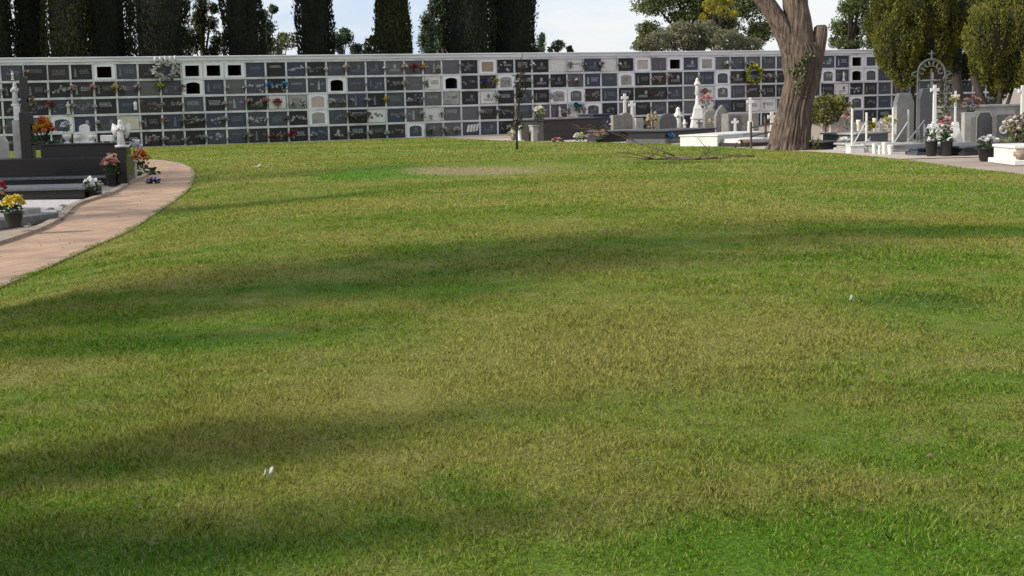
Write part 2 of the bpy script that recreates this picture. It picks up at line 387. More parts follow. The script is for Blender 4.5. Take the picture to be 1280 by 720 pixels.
def grass_field():
    V, R = [], []
    bands = [(4.0, 7, 11500, .021, .0029), (7, 11, 6500, .021, .0040), (11, 17, 3000, .022, .0064), (17, 28, 950, .026, .010), (28, 42, 320, .028, .018), (42, 66, 130, .030, .026)]
    for y0, y1, dens, hh, ww in bands:
        wx = .42
        n = int(dens * wx * (y1 * y1 - y0 * y0) + dens * 5.0 * (y1 - y0))
        c_ = 5.0 / wx; y = -c_ / 2 + np.sqrt(c_ * c_ / 4 + RNG.uniform(y0 * y0 + c_ * y0, y1 * y1 + c_ * y1, n)); x = RNG.uniform(-1, 1, n) * (wx * y + 2.5)
        k = inside(x, y); x, y = x[k], y[k]; n = len(x)
        # clumpy height: lusher where the near strip was left unmown
        lush = np.array([mnoise.noise((a * .9, b * .9, 3)) + .9 * mnoise.noise((a * 5, b * 5, 7)) for a, b in zip(x.tolist(), y.tolist())]) if y0 < 15 else RNG.uniform(-.5, .5, n)
        dd = np.clip(1.15 - np.hypot((x - NEARL.x) / 1.9, (y - NEARL.y) / .75), 0, 1) + np.clip(1.1 - np.hypot((x - LUSH2.x) / .8, (y - LUSH2.y) / .45), 0, 1)
        h = hh * RNG.uniform(.45, 1.25, n) * np.clip(1 + .7 * lush, .35, 2 + .75 * dd)
        bare = np.hypot((x - BARE.x) / 2.8, (y - BARE.y) / 3.4) < 1
        h[bare] *= .7
        z = lawn_z(x, y) - .004
        a = RNG.uniform(0, 2 * PI, n); w = ww * RNG.uniform(.6, 1.3, n)
        ln = RNG.uniform(.15, 1.15, n) * h; la = RNG.uniform(0, 2 * PI, n)
        ca, sa = np.cos(a) * w / 2, np.sin(a) * w / 2
        bx, by = np.cos(la) * ln, np.sin(la) * ln
        p0 = np.stack([x - ca, y - sa, z], 1); p1 = np.stack([x + ca, y + sa, z], 1)
        p2 = np.stack([x + ca * .8 + bx * .35, y + sa * .8 + by * .35, z + h * .6], 1); p4 = np.stack([x - ca * .8 + bx * .35, y - sa * .8 + by * .35, z + h * .6], 1)
        p3 = np.stack([x + bx, y + by, z + h * .95], 1)
        V.append(np.stack([p0, p1, p2, p3, p4], 1).reshape(-1, 3)); R.append(RNG.uniform(0, 1, n))
    # blades that lean over the kerb
    P = [p for p in LEFT_EDGE if 7 < p.y < 47]; E = []
    for i in range(15000):
        k = RNG.integers(0, len(P) - 1); f = RNG.uniform(); p = P[k].lerp(P[k + 1], f); nn = mnoise.noise(p * 2.5)
        if RNG.uniform() > .55 + nn: continue
        E.append((p.x + RNG.uniform(-.085, .03) * (.6 + nn), p.y))
    E = np.array(E); n = len(E); x, y = E[:, 0], E[:, 1]; h = .035 * RNG.uniform(.5, 1.3, n); w = .007; a = RNG.uniform(0, 2 * PI, n); bx = -h * RNG.uniform(0, .9, n); z = np.full(n, .012)
    ca, sa = np.cos(a) * w / 2, np.sin(a) * w / 2
    V.append(np.stack([np.stack(q, 1) for q in ((x - ca, y - sa, z), (x + ca, y + sa, z), (x + ca * .8 + bx * .3, y + sa * .8, z + h * .6), (x + bx, y, z + h), (x - ca * .8 + bx * .3, y - sa * .8, z + h * .6))], 1).reshape(-1, 3)); R.append(RNG.uniform(0, 1, n))
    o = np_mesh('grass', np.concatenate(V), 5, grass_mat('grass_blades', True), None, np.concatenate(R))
    return tag(o, 'short mown grass, part green and part dry, covering the lawn', 'grass', None, 'stuff')
grass_field()

# path with kerbs
PLW = [Vector((-6.0, -8, 0)), Vector((-6.05, 0, 0)), Vector((-6.1, 8, 0))] + [G(u, v) for u, v in ((0, 306), (73, 277), (98, 257), (140, 243), (163, 230), (184, 219.5))] + [G(170, 213), G(90, 214), G(-60, 217)]
PATH_L = cr_spline(PLW, 8)
def offset(line, d):
    out = []
    for i, p in enumerate(line):
        t = (line[min(i + 1, len(line) - 1)] - line[max(i - 1, 0)]).normalized(); out.append(p + Vector((-t.y, t.x, 0)) * d)
    return out
pe = offset(LEFT_EDGE, .07)
n = 100
def resample(line, n):
    d = [0]
    for a, b in zip(line, line[1:]): d.append(d[-1] + (b - a).length)
    q = np.linspace(0, d[-1], n)
    return [Vector((np.interp(s, d, [p.x for p in line]), np.interp(s, d, [p.y for p in line]), 0)) for s in q]
A, B = resample(pe, 260), resample(PATH_L, 260)
mb = MB()
rj = random.Random(3)
groove = set(range(6, 255, 5))
for i in range(259):
    a0, a1, b0, b1 = A[i].copy(), A[i + 1].copy(), B[i].copy(), B[i + 1].copy()
    z = .006
    for q in (a0, a1, b0, b1): q.z = z
    mb.cur = 1 if i in groove else 0
    if i in groove:
        # narrow joint across the path between two cast slabs
        k = .045 / max((a1 - a0).length, .05)
        a2, b2 = a0.lerp(a1, k), b0.lerp(b1, k)
        mb.add([a0, a2, b2, b0], [(0, 1, 2, 3)]); mb.cur = 0; mb.add([a2, a1, b1, b2], [(0, 1, 2, 3)])
    else: mb.add([a0, a1, b1, b0], [(0, 1, 2, 3)])
M['joint'] = mat('path_joint', (.17, .12, .085), (.10, .07, .05), 4, .95)
struct(mb.build('path', [M['path'], M['joint']]))
mb = MB()
for line, d0, d1, h in ((LEFT_EDGE, .015, .085, .035), (PATH_L, -.02, .11, .05)):
    o1, o2 = offset(line, d0), offset(line, d1)
    for i in range(len(line) - 1):
        q = [o1[i], o1[i + 1], o2[i + 1], o2[i]]; hh = [h + .008 * mnoise.noise(p * 1.7) for p in q]
        vs = [Vector((p.x, p.y, -.02)) for p in q] + [Vector((p.x, p.y, e)) for p, e in zip(q, hh)]
        mb.add(vs, [(4, 5, 6, 7), (0, 1, 5, 4), (2, 3, 7, 6)])
struct(mb.build('path_kerb', M['kerb']))
# pale paved walk in front of the graves
re = cr_spline(RE, 6)
RE_F = [p for p in re if p.y > 34]
o1, o2 = offset(RE_F, -.05), offset(RE_F, -2.4)
mb = MB()
for i in range(len(RE_F) - 1):
    q = [o1[i], o1[i + 1], o2[i + 1], o2[i]]; mb.add([Vector((p.x, p.y, .004)) for p in q], [(3, 2, 1, 0)])
struct(mb.build('pavement', M['pave']))

# ------------------------------------------------------------------ world and sun
SUN_AZ = math.atan2(-.375, -.927)     # the sun stands to the left, a little behind the camera
SUN_EL = math.radians(30)
sd = Vector((math.cos(SUN_AZ) * math.cos(SUN_EL), math.sin(SUN_AZ) * math.cos(SUN_EL), math.sin(SUN_EL)))
w = bpy.data.worlds.new('World'); SC.world = w; w.use_nodes = True
nt = w.node_tree; N = nt.nodes; L = nt.links; bg = N['Background']
sky = N.new('ShaderNodeTexSky'); sky.sky_type = 'NISHITA'; sky.sun_disc = False; sky.sun_elevation = SUN_EL
sky.sun_rotation = math.atan2(sd.x, sd.y); sky.air_density = 1.1; sky.dust_density = 1.0; sky.ozone_density = 1.6
tc = N.new('ShaderNodeTexCoord'); mp = N.new('ShaderNodeMapping'); mp.inputs['Scale'].default_value = (1, 1, 3.2); mp.inputs['Location'].default_value = (.35, .2, 0)
L.new(tc.outputs['Generated'], mp.inputs['Vector'])
cn = N.new('ShaderNodeTexNoise'); cn.inputs['Scale'].default_value = 4.2; cn.inputs['Detail'].default_value = 7; cn.inputs['Roughness'].default_value = .55; L.new(mp.outputs[0], cn.inputs['Vector'])
mr = N.new('ShaderNodeMapRange'); mr.interpolation_type = 'SMOOTHSTEP'; mr.inputs['From Min'].default_value = .38; mr.inputs['From Max'].default_value = .62; sx_ = N.new('ShaderNodeSeparateXYZ'); L.new(tc.outputs['Generated'], sx_.inputs[0])
bank = N.new('ShaderNodeMapRange'); bank.interpolation_type = 'SMOOTHSTEP'; bank.inputs['From Min'].default_value = -.10; bank.inputs['From Max'].default_value = .05; bank.inputs['To Min'].default_value = -.06; bank.inputs['To Max'].default_value = .13
L.new(sx_.outputs['X'], bank.inputs['Value']); sm_ = N.new('ShaderNodeMath'); sm_.operation = 'ADD'; L.new(cn.outputs['Fac'], sm_.inputs[0]); L.new(bank.outputs[0], sm_.inputs[1])
L.new(sm_.outputs[0], mr.inputs['Value'])
cl = N.new('ShaderNodeMix'); cl.data_type = 'RGBA'; cl.inputs[6].default_value = (3.9, 4.75, 6.1, 1); cl.inputs[7].default_value = (5.9, 6.05, 6.3, 1); L.new(mr.outputs[0], cl.inputs[0])
mx = N.new('ShaderNodeMix'); mx.data_type = 'RGBA'; mx.inputs[0].default_value = .82; L.new(cl.outputs[2], mx.inputs[7]); L.new(sky.outputs[0], mx.inputs[6]); L.new(mx.outputs[2], bg.inputs['Color'])
bg.inputs['Strength'].default_value = .13
sl = bpy.data.lights.new('sun', 'SUN'); sl.energy = 4.2; sl.angle = math.radians(2.2); sl.color = (1, .93, .82)
so = bpy.data.objects.new('sun', sl); COL.objects.link(so); so.rotation_euler = (-sd).to_track_quat('-Z', 'Y').to_euler(); so.location = (-30, -12, 30)
SC.view_settings.view_transform = 'Standard'; SC.view_settings.look = 'None'; SC.view_settings.gamma = 1; SC.view_settings.exposure = 0.3


# ------------------------------------------------------------------ the niche wall
C0, C1 = -2, 56
wall = thing('niche_wall', 'long white burial niche wall of five rows of stone slabs behind the lawn', 'niche wall', WALL_O, WYAW); wall['kind'] = 'thing'
DEP = 2.1
mb = MB()
mb.box(C0 * CW, C1 * CW, DEP, DEP + .2, -.2, 5 * RH + .1)
mb.box(C0 * CW, C1 * CW, .05, DEP, -.2, .03)
mb.box(C0 * CW, C1 * CW, .05, DEP, 5 * RH - .03, 5 * RH + .06)
mb.build('rear_wall', M['white_wall'], wall)
mb = MB()
mb.box(C0 * CW - .05, C1 * CW + .05, -.07, DEP + .25, 5 * RH + .065, 5 * RH + .20, .015)
mb.box(C0 * CW, C1 * CW, -.02, .1, 5 * RH + .02, 5 * RH + .064)
mb.box(C0 * CW - .08, C1 * CW + .08, -.11, DEP + .3, 5 * RH + .203, 5 * RH + .262, .012)
mb.build('cornice', M['cornice'], wall)
mb = MB()
for r in range(0, 6):
    mb.box(C0 * CW, C1 * CW, -.035, DEP - .002, r * RH - .050, r * RH + .044)
for c in range(C0, C1 + 1):
    for r in range(5):
        mb.box(c * CW - .042, c * CW + .042, -.012 + .006 * ((c * 7 + r * 3) % 3), DEP - .004, r * RH + .05, (r + 1) * RH - .057)
mb.build('divider_grid', M['grid'], wall)
mb = MB(); mb.box(C0 * CW, C1 * CW, -.10, .04, -.12, -.047, .01)
mb.build('plinth', M['white_wall'], wall)

# what fills each niche: column -> row (1 = top) -> kind
KIND = {}
def put(row, kind, cols):
    for c in cols: KIND[(c, row)] = kind
put(1, 'open', (3, 7, 8, 9, 33, 45)); put(2, 'openarch', (7, 14, 20, 45))
put(1, 'board', (22,)); put(1, 'pinkboard', (31,)); put(1, 'greyboard', (35,)); put(1, 'slateboard', (46,))
put(1, 'white', (26, 27, 29)); put(2, 'white', (19,)); put(3, 'white', (11, 22, 44, 35)); put(4, 'white', (16, 19, 27, 35, 38, 39)); put(3, 'pale', (12, 20)); put(4, 'cream', (4,))
put(2, 'arch', (23, 30, 36, 43, 46)); put(3, 'arch', (26, 27, 36)); put(3, 'archpink', (13,)); put(4, 'archwhite', (13,)); put(4, 'arch', (1, 28, 45)); put(5, 'arch', (18,))
put(1, 'slate', (-1, 4, 14, 15, 16, 37, 39, 40, 43)); put(2, 'slate', (10, 12, 15, 34, 44)); put(3, 'slate', (2, 17, 37)); put(4, 'slate', (-1, 3, 10, 14, 32)); put(5, 'slate', (8, 9, 21, 22))
put(2, 'blue', (8, 16, 28, 35, 38)); put(1, 'blue', (10, 28, 44, 34)); put(3, 'blue', (4, 15, 33, 1)); put(4, 'blue', (2, 9, 17)); put(5, 'blue', (13,))
put(1, 'violet', (18, 19, 32)); put(3, 'violet', (9,)); put(4, 'violet', (26, 25))
put(2, 'greygran', (18, 9)); put(3, 'greygran', (19, 34)); put(4, 'greygran', (18, 20, 21, 34)); put(5, 'greygran', (19, 20)); put(1, 'greygran', (20, 17))
NOWSEEN = set()
rk = random.Random(21)
def relief(parent, kind, w, h, y, light=True):
    """the raised cross, oval portrait, statuette and lines of lettering on a slab"""
    b = MB(); k = rk.random(); yf = y - .004
    def bar(x0, x1, z0, z1, d=.004): b.box(x0, x1, y - d, y - .0005, z0, z1)
    def cross(x, z, s):
        bar(x - s * .08, x + s * .08, z - s * .6, z + s * .4, .012); bar(x - s * .3, x - s * .082, z + s * .05, z + s * .2, .012); bar(x + s * .082, x + s * .3, z + s * .05, z + s * .2, .012)
    def text(x0, x1, z, rows, hh):
        for r in range(rows):
            x = x0 + rk.uniform(0, .06)
            while x < x1 - .04:
                l = rk.uniform(.03, .10); bar(x, min(x + l, x1), z - r * hh * 1.7, z - r * hh * 1.7 + hh, .003); x += l + rk.uniform(.012, .03)
    def oval(x, z, rx, rz):
        pts = [(x + rx * math.cos(2 * PI * i / 14), z + rz * math.sin(2 * PI * i / 14)) for i in range(14)]; b.prism(pts, y - .012, y - .0005)
    def figure(x, z, s):
        b.lathe([(.16 * s, z), (.15 * s, z + .08 * s), (.12 * s, z + .3 * s), (.13 * s, z + .62 * s), (.06 * s, z + .76 * s), (.085 * s, z + .86 * s), (.05 * s, z + .98 * s)], 8, x, y - .02, 1, .25)
    if k < .30:
        for i in range(rk.randint(5, 9)):
            x = rk.gauss(rk.choice((-.28, .28, 0)) * w, w * .10); z = rk.gauss(0, h * .15); x = max(-w * .42, min(w * .42, x)); z = max(-h * .4, min(h * .4, z))
            b.blob((x, y, z), rk.uniform(.025, .06), 1, .35, 1.2, .15, 1)
        text(-w * .1, w * .38, h * .1, 2, .028)
    elif k < .40:
        cross(-w * .34, .02, h * .55); text(-w * .2, w * .38, h * .15, 3, .035)
    elif k < .55:
        oval(rk.uniform(-.05, .22) * w, .06, .075, .10); text(-w * .32, w * .32, -h * .16, 2, .035)
    elif k < .72:
        figure(-w * .33, -h * .34, h * .62); text(-w * .15, w * .38, h * .12, 3, .04)
    elif k < .92:
        text(-w * .36, w * .30, h * rk.uniform(.1, .25), rk.choice((2, 3, 4)), rk.uniform(.025, .04))
    else:
        figure(rk.choice((-.1, .1)) * w, -h * .38, h * .7); text(-w * .4, -w * .18, h * .1, 2, .03); text(w * .2, w * .42, h * .1, 2, .03)
    b.build('inscription', M['dullsilver'] if (rk.random() < .75 or not light) else M['silver'], parent)

def rect_hole(b, W, H, pts_hole, y0, y1):
    """a slab W x H with one hole (outline given anticlockwise from lower left) standing between y0 and y1"""
    hx0, hx1 = min(p[0] for p in pts_hole), max(p[0] for p in pts_hole); hz0, hz1 = min(p[1] for p in pts_hole), max(p[1] for p in pts_hole)
    b.box(-W / 2, hx0, y0, y1, -H / 2, H / 2); b.box(hx1, W / 2, y0, y1, -H / 2, H / 2)
    b.box(hx0, hx1, y0 + .0005, y1, -H / 2, hz0)
    top = [p for p in pts_hole if True]
    arch = [p for p in pts_hole[1:] if p[1] > hz0 + 1e-6]      # from right spring over to left spring
    poly = [(hx0, H / 2)] + [(hx0, arch[-1][1])] + [p for p in reversed(arch[:-1])][0:] + [(hx1, H / 2)]
    clean = []
    for p in poly:
        if not clean or (abs(p[0] - clean[-1][0]) + abs(p[1] - clean[-1][1])) > 1e-6: clean.append(p)
    b.prism(list(reversed(clean)), y0 + .0005, y1)
def hole(kind, w, h):
    if kind == 'rect': return [(-w / 2, -h / 2), (w / 2, -h / 2), (w / 2, h / 2), (-w / 2, h / 2)]
    n = 9; sp_ = h * .22; pts = [(-w / 2, -h / 2), (w / 2, -h / 2)]
    for i in range(n + 1):
        t = PI * i / n; pts.append((w / 2 * math.cos(t), h / 2 - sp_ + sp_ * math.sin(t)))
    return pts
SLAB = {'dark': ('black', 'granite_slab'), 'brown': ('brown', 'brown_granite_slab'), 'slate': ('slate', 'slate_slab'), 'blue': ('blue', 'blue_granite_slab'), 'violet': ('violet', 'violet_granite_slab'),
        'greygran': ('greygran', 'grey_granite_slab'), 'white': ('marble', 'marble_slab'), 'pale': ('palegrey', 'pale_stone_slab'), 'cream': ('cream', 'cream_stone_slab')}
PW, PH = CW - .10, RH - .11
cache = {}
for c in range(C0, C1):
    for row in range(1, 6):
        kind = KIND.get((c, row)) or ('dark' if rk.random() < .52 else rk.choice(('brown', 'brown', 'slate', 'slate', 'blue', 'greygran')))
        if kind == 'dark' and (c, row) in KIND: pass
        loc = ((c + .5) * CW, 0, (5 - row + .5) * RH)
        if kind in SLAB:
            mname, nm = SLAB[kind]
            W, H = PW - rk.uniform(0, .05), PH - rk.uniform(0, .03)
            if kind in ('dark', 'brown', 'blue') and rk.random() < .16: W, H = CW - .03, PH + .02     # slabs that overlap the dividers
            y0 = -.045 if W > PW else rk.uniform(-.008, .02)
            b = MB(); b.box(-W / 2, W / 2, y0, y0 + .04, -H / 2, H / 2, .006)
            o = b.build(nm, M[mname], wall); o.location = loc
            b = MB(); b.box(-PW / 2, PW / 2, .10, .14, -PH / 2, PH / 2)
            if kind not in ('white', 'pale', 'cream'): relief(o, kind, W, H, y0)
            elif rk.random() < .6: relief(o, kind, W, H, y0, False)
        else:
            arch = 'arch' in kind
            hw, hh = (.60, .46) if not arch else (.60, .50)
            b = MB(); rect_hole(b, PW + .03, PH + .03, [(x, z - (.015 if not arch else .03)) for x, z in hole('arch' if arch else 'rect', hw, hh)], -.028, .06)
            o = b.build('plaster_surround', M['white_wall'], wall); o.location = loc
            if kind.startswith('open'):
                b = MB()
                b.box(-.36, -.335, .07, 1.9, -.30, .29); b.box(.335, .36, .07, 1.9, -.30, .29)
                b.box(-.334, .334, .07, 1.9, -.30, -.275); b.box(-.334, .334, .07, 1.9, .265, .29); b.box(-.334, .334, 1.85, 1.9, -.274, .264)
                b.build('empty_cavity', M['brick'], o)
            else:
                m = {'arch': 'slate', 'archpink': 'pinkplaster', 'archwhite': 'palegrey', 'board': 'board', 'pinkboard': 'pinkplaster', 'greyboard': 'palegrey', 'slateboard': 'slate'}[kind]
                if kind == 'arch' and (c, row) in ((23, 2), (30, 2), (26, 3)): m = 'palegrey'
                if kind == 'arch' and (c + row) % 3 == 0: m = 'greygran'
                b = MB(); b.box(-.34, .34, .0, .04, -.32, .27)
                p = b.build('niche_closure', M[m], o)
                if kind == 'arch': relief(p, kind, .55, .4, .0)

def wp(c, row, dx=0.0, dz=0.0, dy=-.10):
    """world point in front of a niche"""
    l = Vector(((c + .5 + dx) * CW, dy, (5 - row + .5) * RH + dz))
    return WALL_O + WD * l.x - WN * l.y + Vector((0, 0, l.z))

# ------------------------------------------------------------------ flowers
def petals(b, c, r):
    """one open bloom: a ruffled ball of overlapping petals"""
    c = Vector(c); ax = Vector((random.gauss(0, .55), random.gauss(0, .55) - .25, 1)).normalized()
    u = ax.orthogonal().normalized(); w = ax.cross(u); q = random.uniform(0, 6)
    for n, R, up in ((6, 1.0, .15), (5, .72, .55), (3, .4, .95)):
        for i in range(n):
            a = q + 2 * PI * i / n + random.uniform(-.25, .25); d = u * math.cos(a) + w * math.sin(a); s = ax.cross(d); k = r * R * random.uniform(.8, 1.25)
            t = c + d * k + ax * k * up; m_ = c + d * k * .6 + ax * k * up * .35
            b.add([c, m_ + s * r * .42, t + s * r * .2, t - s * r * .2, m_ - s * r * .42], [(0, 1, 2, 3, 4)])
        q += .5
def bouquet(name, label, cat, loc, w, h, cols, rz=0, pot=None, group=None, n=None, green='leafgreen', d=None, drop=0.0, simple=False, br=None, fl='fl_'):
    """blooms of the colours COLS over leaves; pot = (radius, height, material) or None"""
    t = thing(name, label, cat, loc, rz, group)
    z0 = 0
    d = d or w
    if pot:
        r, ph, pm = pot; b = MB(); b.lathe([(r * .72, 0), (r * .78, .02), (r, ph * .92), (r * 1.07, ph * .93), (r * 1.07, ph), (r * .9, ph), (r * .85, ph * .8)], 16)
        b.build('flower_pot', M[pm], t, True); z0 = ph
    b = MB(); nl = 15 if simple else 70
    for i in range(nl):
        a, e = random.uniform(0, 2 * PI), random.uniform(-.2, 1.2)
        dr = Vector((math.cos(a) * math.cos(e) * w * .5, math.sin(a) * math.cos(e) * d * .5, abs(math.sin(e)) * h * .75))
        p = Vector((0, 0, z0)) + dr * random.uniform(.15, .8)
        b.leaf(p, dr + Vector((0, 0, -.25 * w)) * random.random(), random.uniform(.25, .5) * max(w, h) * .62, w * .14)
    if pot or h > w * .8:
        for i in range(5):
            a = random.uniform(0, 6.28); b.tube([(0, 0, z0 - .03), (math.cos(a) * w * .12, math.sin(a) * d * .12, z0 + h * .3), (math.cos(a) * w * .3, math.sin(a) * d * .3, z0 + h * .62)], w * .012, 4)
    b.build('foliage', M[green], t)
    n = n or (9 if simple else 22)
    per = {}
    br = br or (w * (.15 if simple else .115))
    for i in range(n):
        k = cols[i % len(cols)]; per.setdefault(k, MB())
        a = i * 2.399; q = ((i + .5) / n) ** .5
        x, y = math.cos(a) * q * w * .46, math.sin(a) * q * d * .46
        z = z0 + h * (.52 + .42 * (1 - q * q)) + random.uniform(-.1, .06) * h - drop * q * h
        petals(per[k], (x, y, z), br * random.uniform(.75, 1.2))
    for k, b in per.items(): b.build('blossoms', M[fl + k], t, True)
    return t

ROWN = {1: 'top', 2: 'second', 3: 'third', 4: 'fourth', 5: 'bottom'}
NUM = 'zero one two three four five six seven eight nine ten eleven twelve thirteen fourteen'.split()
MARKS = [(6, 'the big white wreath'), (14, 'the pair of white arched openings near its middle'), (24, 'the thin sapling'), (34, 'the tall white monument'), (40, 'the thick trunk')]
def where(c, row, dx):
    k = min((7, 24, 34), key=lambda q: abs(q - c)) if c > 3 else 0
    nm = {0: 'black stele', 7: 'white wreath', 24: 'sapling', 34: 'white spire'}[k]
    s = c - k; side = 'right' if dx > .2 else 'left' if dx < -.2 else 'middle'
    if s == 0: return f'{ROWN[row]} row {side}, niche in line with {nm}'
    return f'{ROWN[row]} row {side}, {NUM[abs(s)]} niches {"right" if s > 0 else "left"} of {nm}'
WB = [(5, 1, .45, 'pink', .26), (14, 1, .5, 'cream,pink', .30), (16, 1, .45, 'sky blue,white', .22), (17, 1, .5, 'cream', .28), (18, 1, .0, 'red,dark red', .34), (18, 1, .48, 'yellow,orange', .26), (19, 1, .25, 'cream,yellow', .28), (21, 1, -.45, 'mauve', .25),
      (25, 1, -.5, 'white', .27), (27, 1, -.32, 'mauve,white', .27), (27, 1, .45, 'mauve', .27), (28, 1, .5, 'pale pink,dark red', .27), (36, 1, .2, 'white', .30), (38, 1, -.2, 'white,mauve', .28), (13, 1, -.45, 'cream', .22), (13, 1, .45, 'white', .2),
      (1, 2, .48, 'white', .24), (2, 2, -.42, 'pink,pale pink', .30), (2, 2, .42, 'pink', .30), (3, 2, .44, 'yellow,cream', .30), (4, 2, -.22, 'pale pink', .28), (4, 2, .42, 'pale pink,white', .30), (5, 2, .46, 'lime yellow', .32), (6, 2, .48, 'mauve', .26),
      (9, 2, .45, 'white', .2), (9, 2, -.4, 'white', .17), (11, 2, -.36, 'sky blue', .30), (11, 2, .38, 'sky blue', .30), (17, 2, .48, 'cream', .26), (22, 2, -.18, 'red,blue', .34), (22, 2, .4, 'yellow', .28), (26, 2, -.42, 'beige', .26), (27, 2, .02, 'pink,white', .32),
      (32, 2, -.1, 'pink,coral', .24), (33, 2, -.4, 'pink,white', .32), (39, 2, -.1, 'white,pale pink', .34), (24, 2, .3, 'white', .26), (24, 2, -.3, 'white', .26),
      (1, 3, -.42, 'dark red,red', .36), (2, 3, -.5, 'white,mauve', .28), (2, 3, .46, 'white', .22), (6, 3, -.48, 'cream', .24), (10, 3, -.38, 'salmon,white', .32), (10, 3, .40, 'salmon,coral', .32), (10, 3, .02, 'pale pink', .24), (11, 3, .0, 'crimson,red', .34),
      (14, 3, -.28, 'white,pale pink', .30), (14, 3, .25, 'pale pink', .24), (15, 3, -.3, 'white', .22), (15, 3, .46, 'white', .24), (16, 3, .46, 'lime yellow,yellow', .28), (18, 3, -.28, 'white', .26), (18, 3, .42, 'white', .22), (22, 3, .44, 'white', .30), (26, 3, -.46, 'white', .26), (35, 3, -.2, 'coral,pink', .36), (30, 3, 0, 'dark red', .26), (38, 3, .46, 'white', .2), (12, 3, -.25, 'white', .26), (12, 3, .25, 'white', .26),
      (6, 4, -.42, 'coral,salmon', .30), (6, 4, .46, 'cream,beige', .28), (7, 4, .0, 'cream,beige', .34), (8, 4, .38, 'cream,white', .28), (15, 4, -.46, 'beige,brown', .32), (15, 4, .46, 'beige,brown', .32), (15, 4, .0, 'brown,cream', .32), (18, 4, .36, 'white', .28), (19, 4, -.2, 'white', .2),
      (22, 4, -.45, 'white', .26), (26, 4, .25, 'white,cream', .26), (27, 4, -.45, 'white', .26), (10, 4, -.42, 'white', .18), (10, 4, .42, 'white', .18),
      (5, 5, .0, 'pale pink,pink', .34), (6, 5, -.46, 'white', .28), (6, 5, .44, 'white', .24), (7, 5, .40, 'white', .32), (9, 5, .46, 'cream,pale pink', .34), (11, 5, .0, 'beige,orange', .28), (11, 5, -.4, 'red,brown', .22), (12, 5, -.36, 'crimson', .34), (13, 5, -.28, 'white', .28), (14, 5, -.1, 'white', .2), (16, 5, -.46, 'white', .26), (16, 5, .46, 'white', .24), (20, 5, -.45, 'cream', .32), (20, 5, .2, 'cream,white', .30), (19, 5, -.2, 'mauve,cream', .34), (23, 5, .1, 'white', .28), (23, 5, .46, 'cream,lime yellow', .36)]
taken = {(c, r, 1 if d > .2 else -1 if d < -.2 else 0) for c, r, d, _, _ in WB}
rf = random.Random(77); MUTED = ['white', 'cream', 'pale pink', 'mauve', 'beige', 'white,pale pink', 'cream,salmon', 'white,lime yellow', 'pink,white', 'dark red,salmon']
for c in range(-1, 46):
    for row in range(1, 6):
        k_ = KIND.get((c, row), 'dark')
        if k_ not in SLAB or rf.random() > .42 or (row == 5 and (c < 5 or c > 24)) or (row == 4 and c > 36) or c in (40, 41, 42): continue
        sd_ = rf.choice((-1, 1)); 
        if (c, row, sd_) in taken or (c + sd_, row, -sd_) in taken: continue
        taken.add((c, row, sd_)); WB.append((c, row, .43 * sd_, rf.choice(MUTED), rf.uniform(.15, .24)))
for c, row, dx, cols, s in WB:
    cl = cols.split(','); name_ = ' and '.join(cl)
    lowish = abs(dx) < .3 or row == 5
    p = wp(c, row, dx, -.24 if lowish else -.16, -.11)
    s *= 1.22
    bouquet('flower_bouquet', f'{name_} bouquet, {where(c, row, dx)}', 'bouquet', p, s, s * .95, cl, WYAW, group='bouquets on the niche wall', n=13, d=s * .55, simple=True, br=s * .19, green='olive' if rk.random() < .5 else 'leafgreen', fl='fl_' if cl[0] in ('red', 'yellow', 'sky blue', 'crimson', 'lime yellow') else 'fw_')
# the two wreaths
def wreath(name, label, p, w, h, cols, n, top=0, leaf='leafgreen'):
    t = thing(name, label, 'wreath', p, WYAW)
    b = MB()
    for i in range(160):
        a = random.uniform(0, 2 * PI); q = random.uniform(.45, 1)
        b.leaf((math.cos(a) * w / 2 * q, random.uniform(-.08, .02), math.sin(a) * h / 2 * q), (math.cos(a), random.uniform(-.6, .2), math.sin(a) + .3), random.uniform(.1, .2), .05)
    b.build('foliage', M[leaf], t)
    b = MB()
    for i in range(n):
        a = 2 * PI * i / n + random.uniform(-.1, .1); q = random.choice((.65, .85, 1.0))
        petals(b, (math.cos(a) * w / 2 * q, -.10 + random.uniform(-.03, .03), math.sin(a) * h / 2 * q), random.uniform(.085, .125))
    for i in range(top):
        x = (i - (top - 1) / 2) * w / top * 1.0
        b.blob((x, -.05, h / 2 + .10 + random.uniform(-.03, .03)), .085, 1, .12, .75, .75, 1.5)
    b.build('blossoms', M['fl_' + cols], t, True)
    return t
tl = at_depth(207, 88, (WALL_O + WD * 5.9 * CW).y - .15)
wreath('flower_wreath', 'large white lily wreath hung over the top edge of the niche wall', tl, 1.05, .78, 'white', 54, 5)
p = wp(38, 2, -.08, .13, -.14)
wreath('flower_wreath', 'round pale yellow wreath hanging on the niche wall left of the thick trunk', p, .92, .95, 'lime yellow', 46)
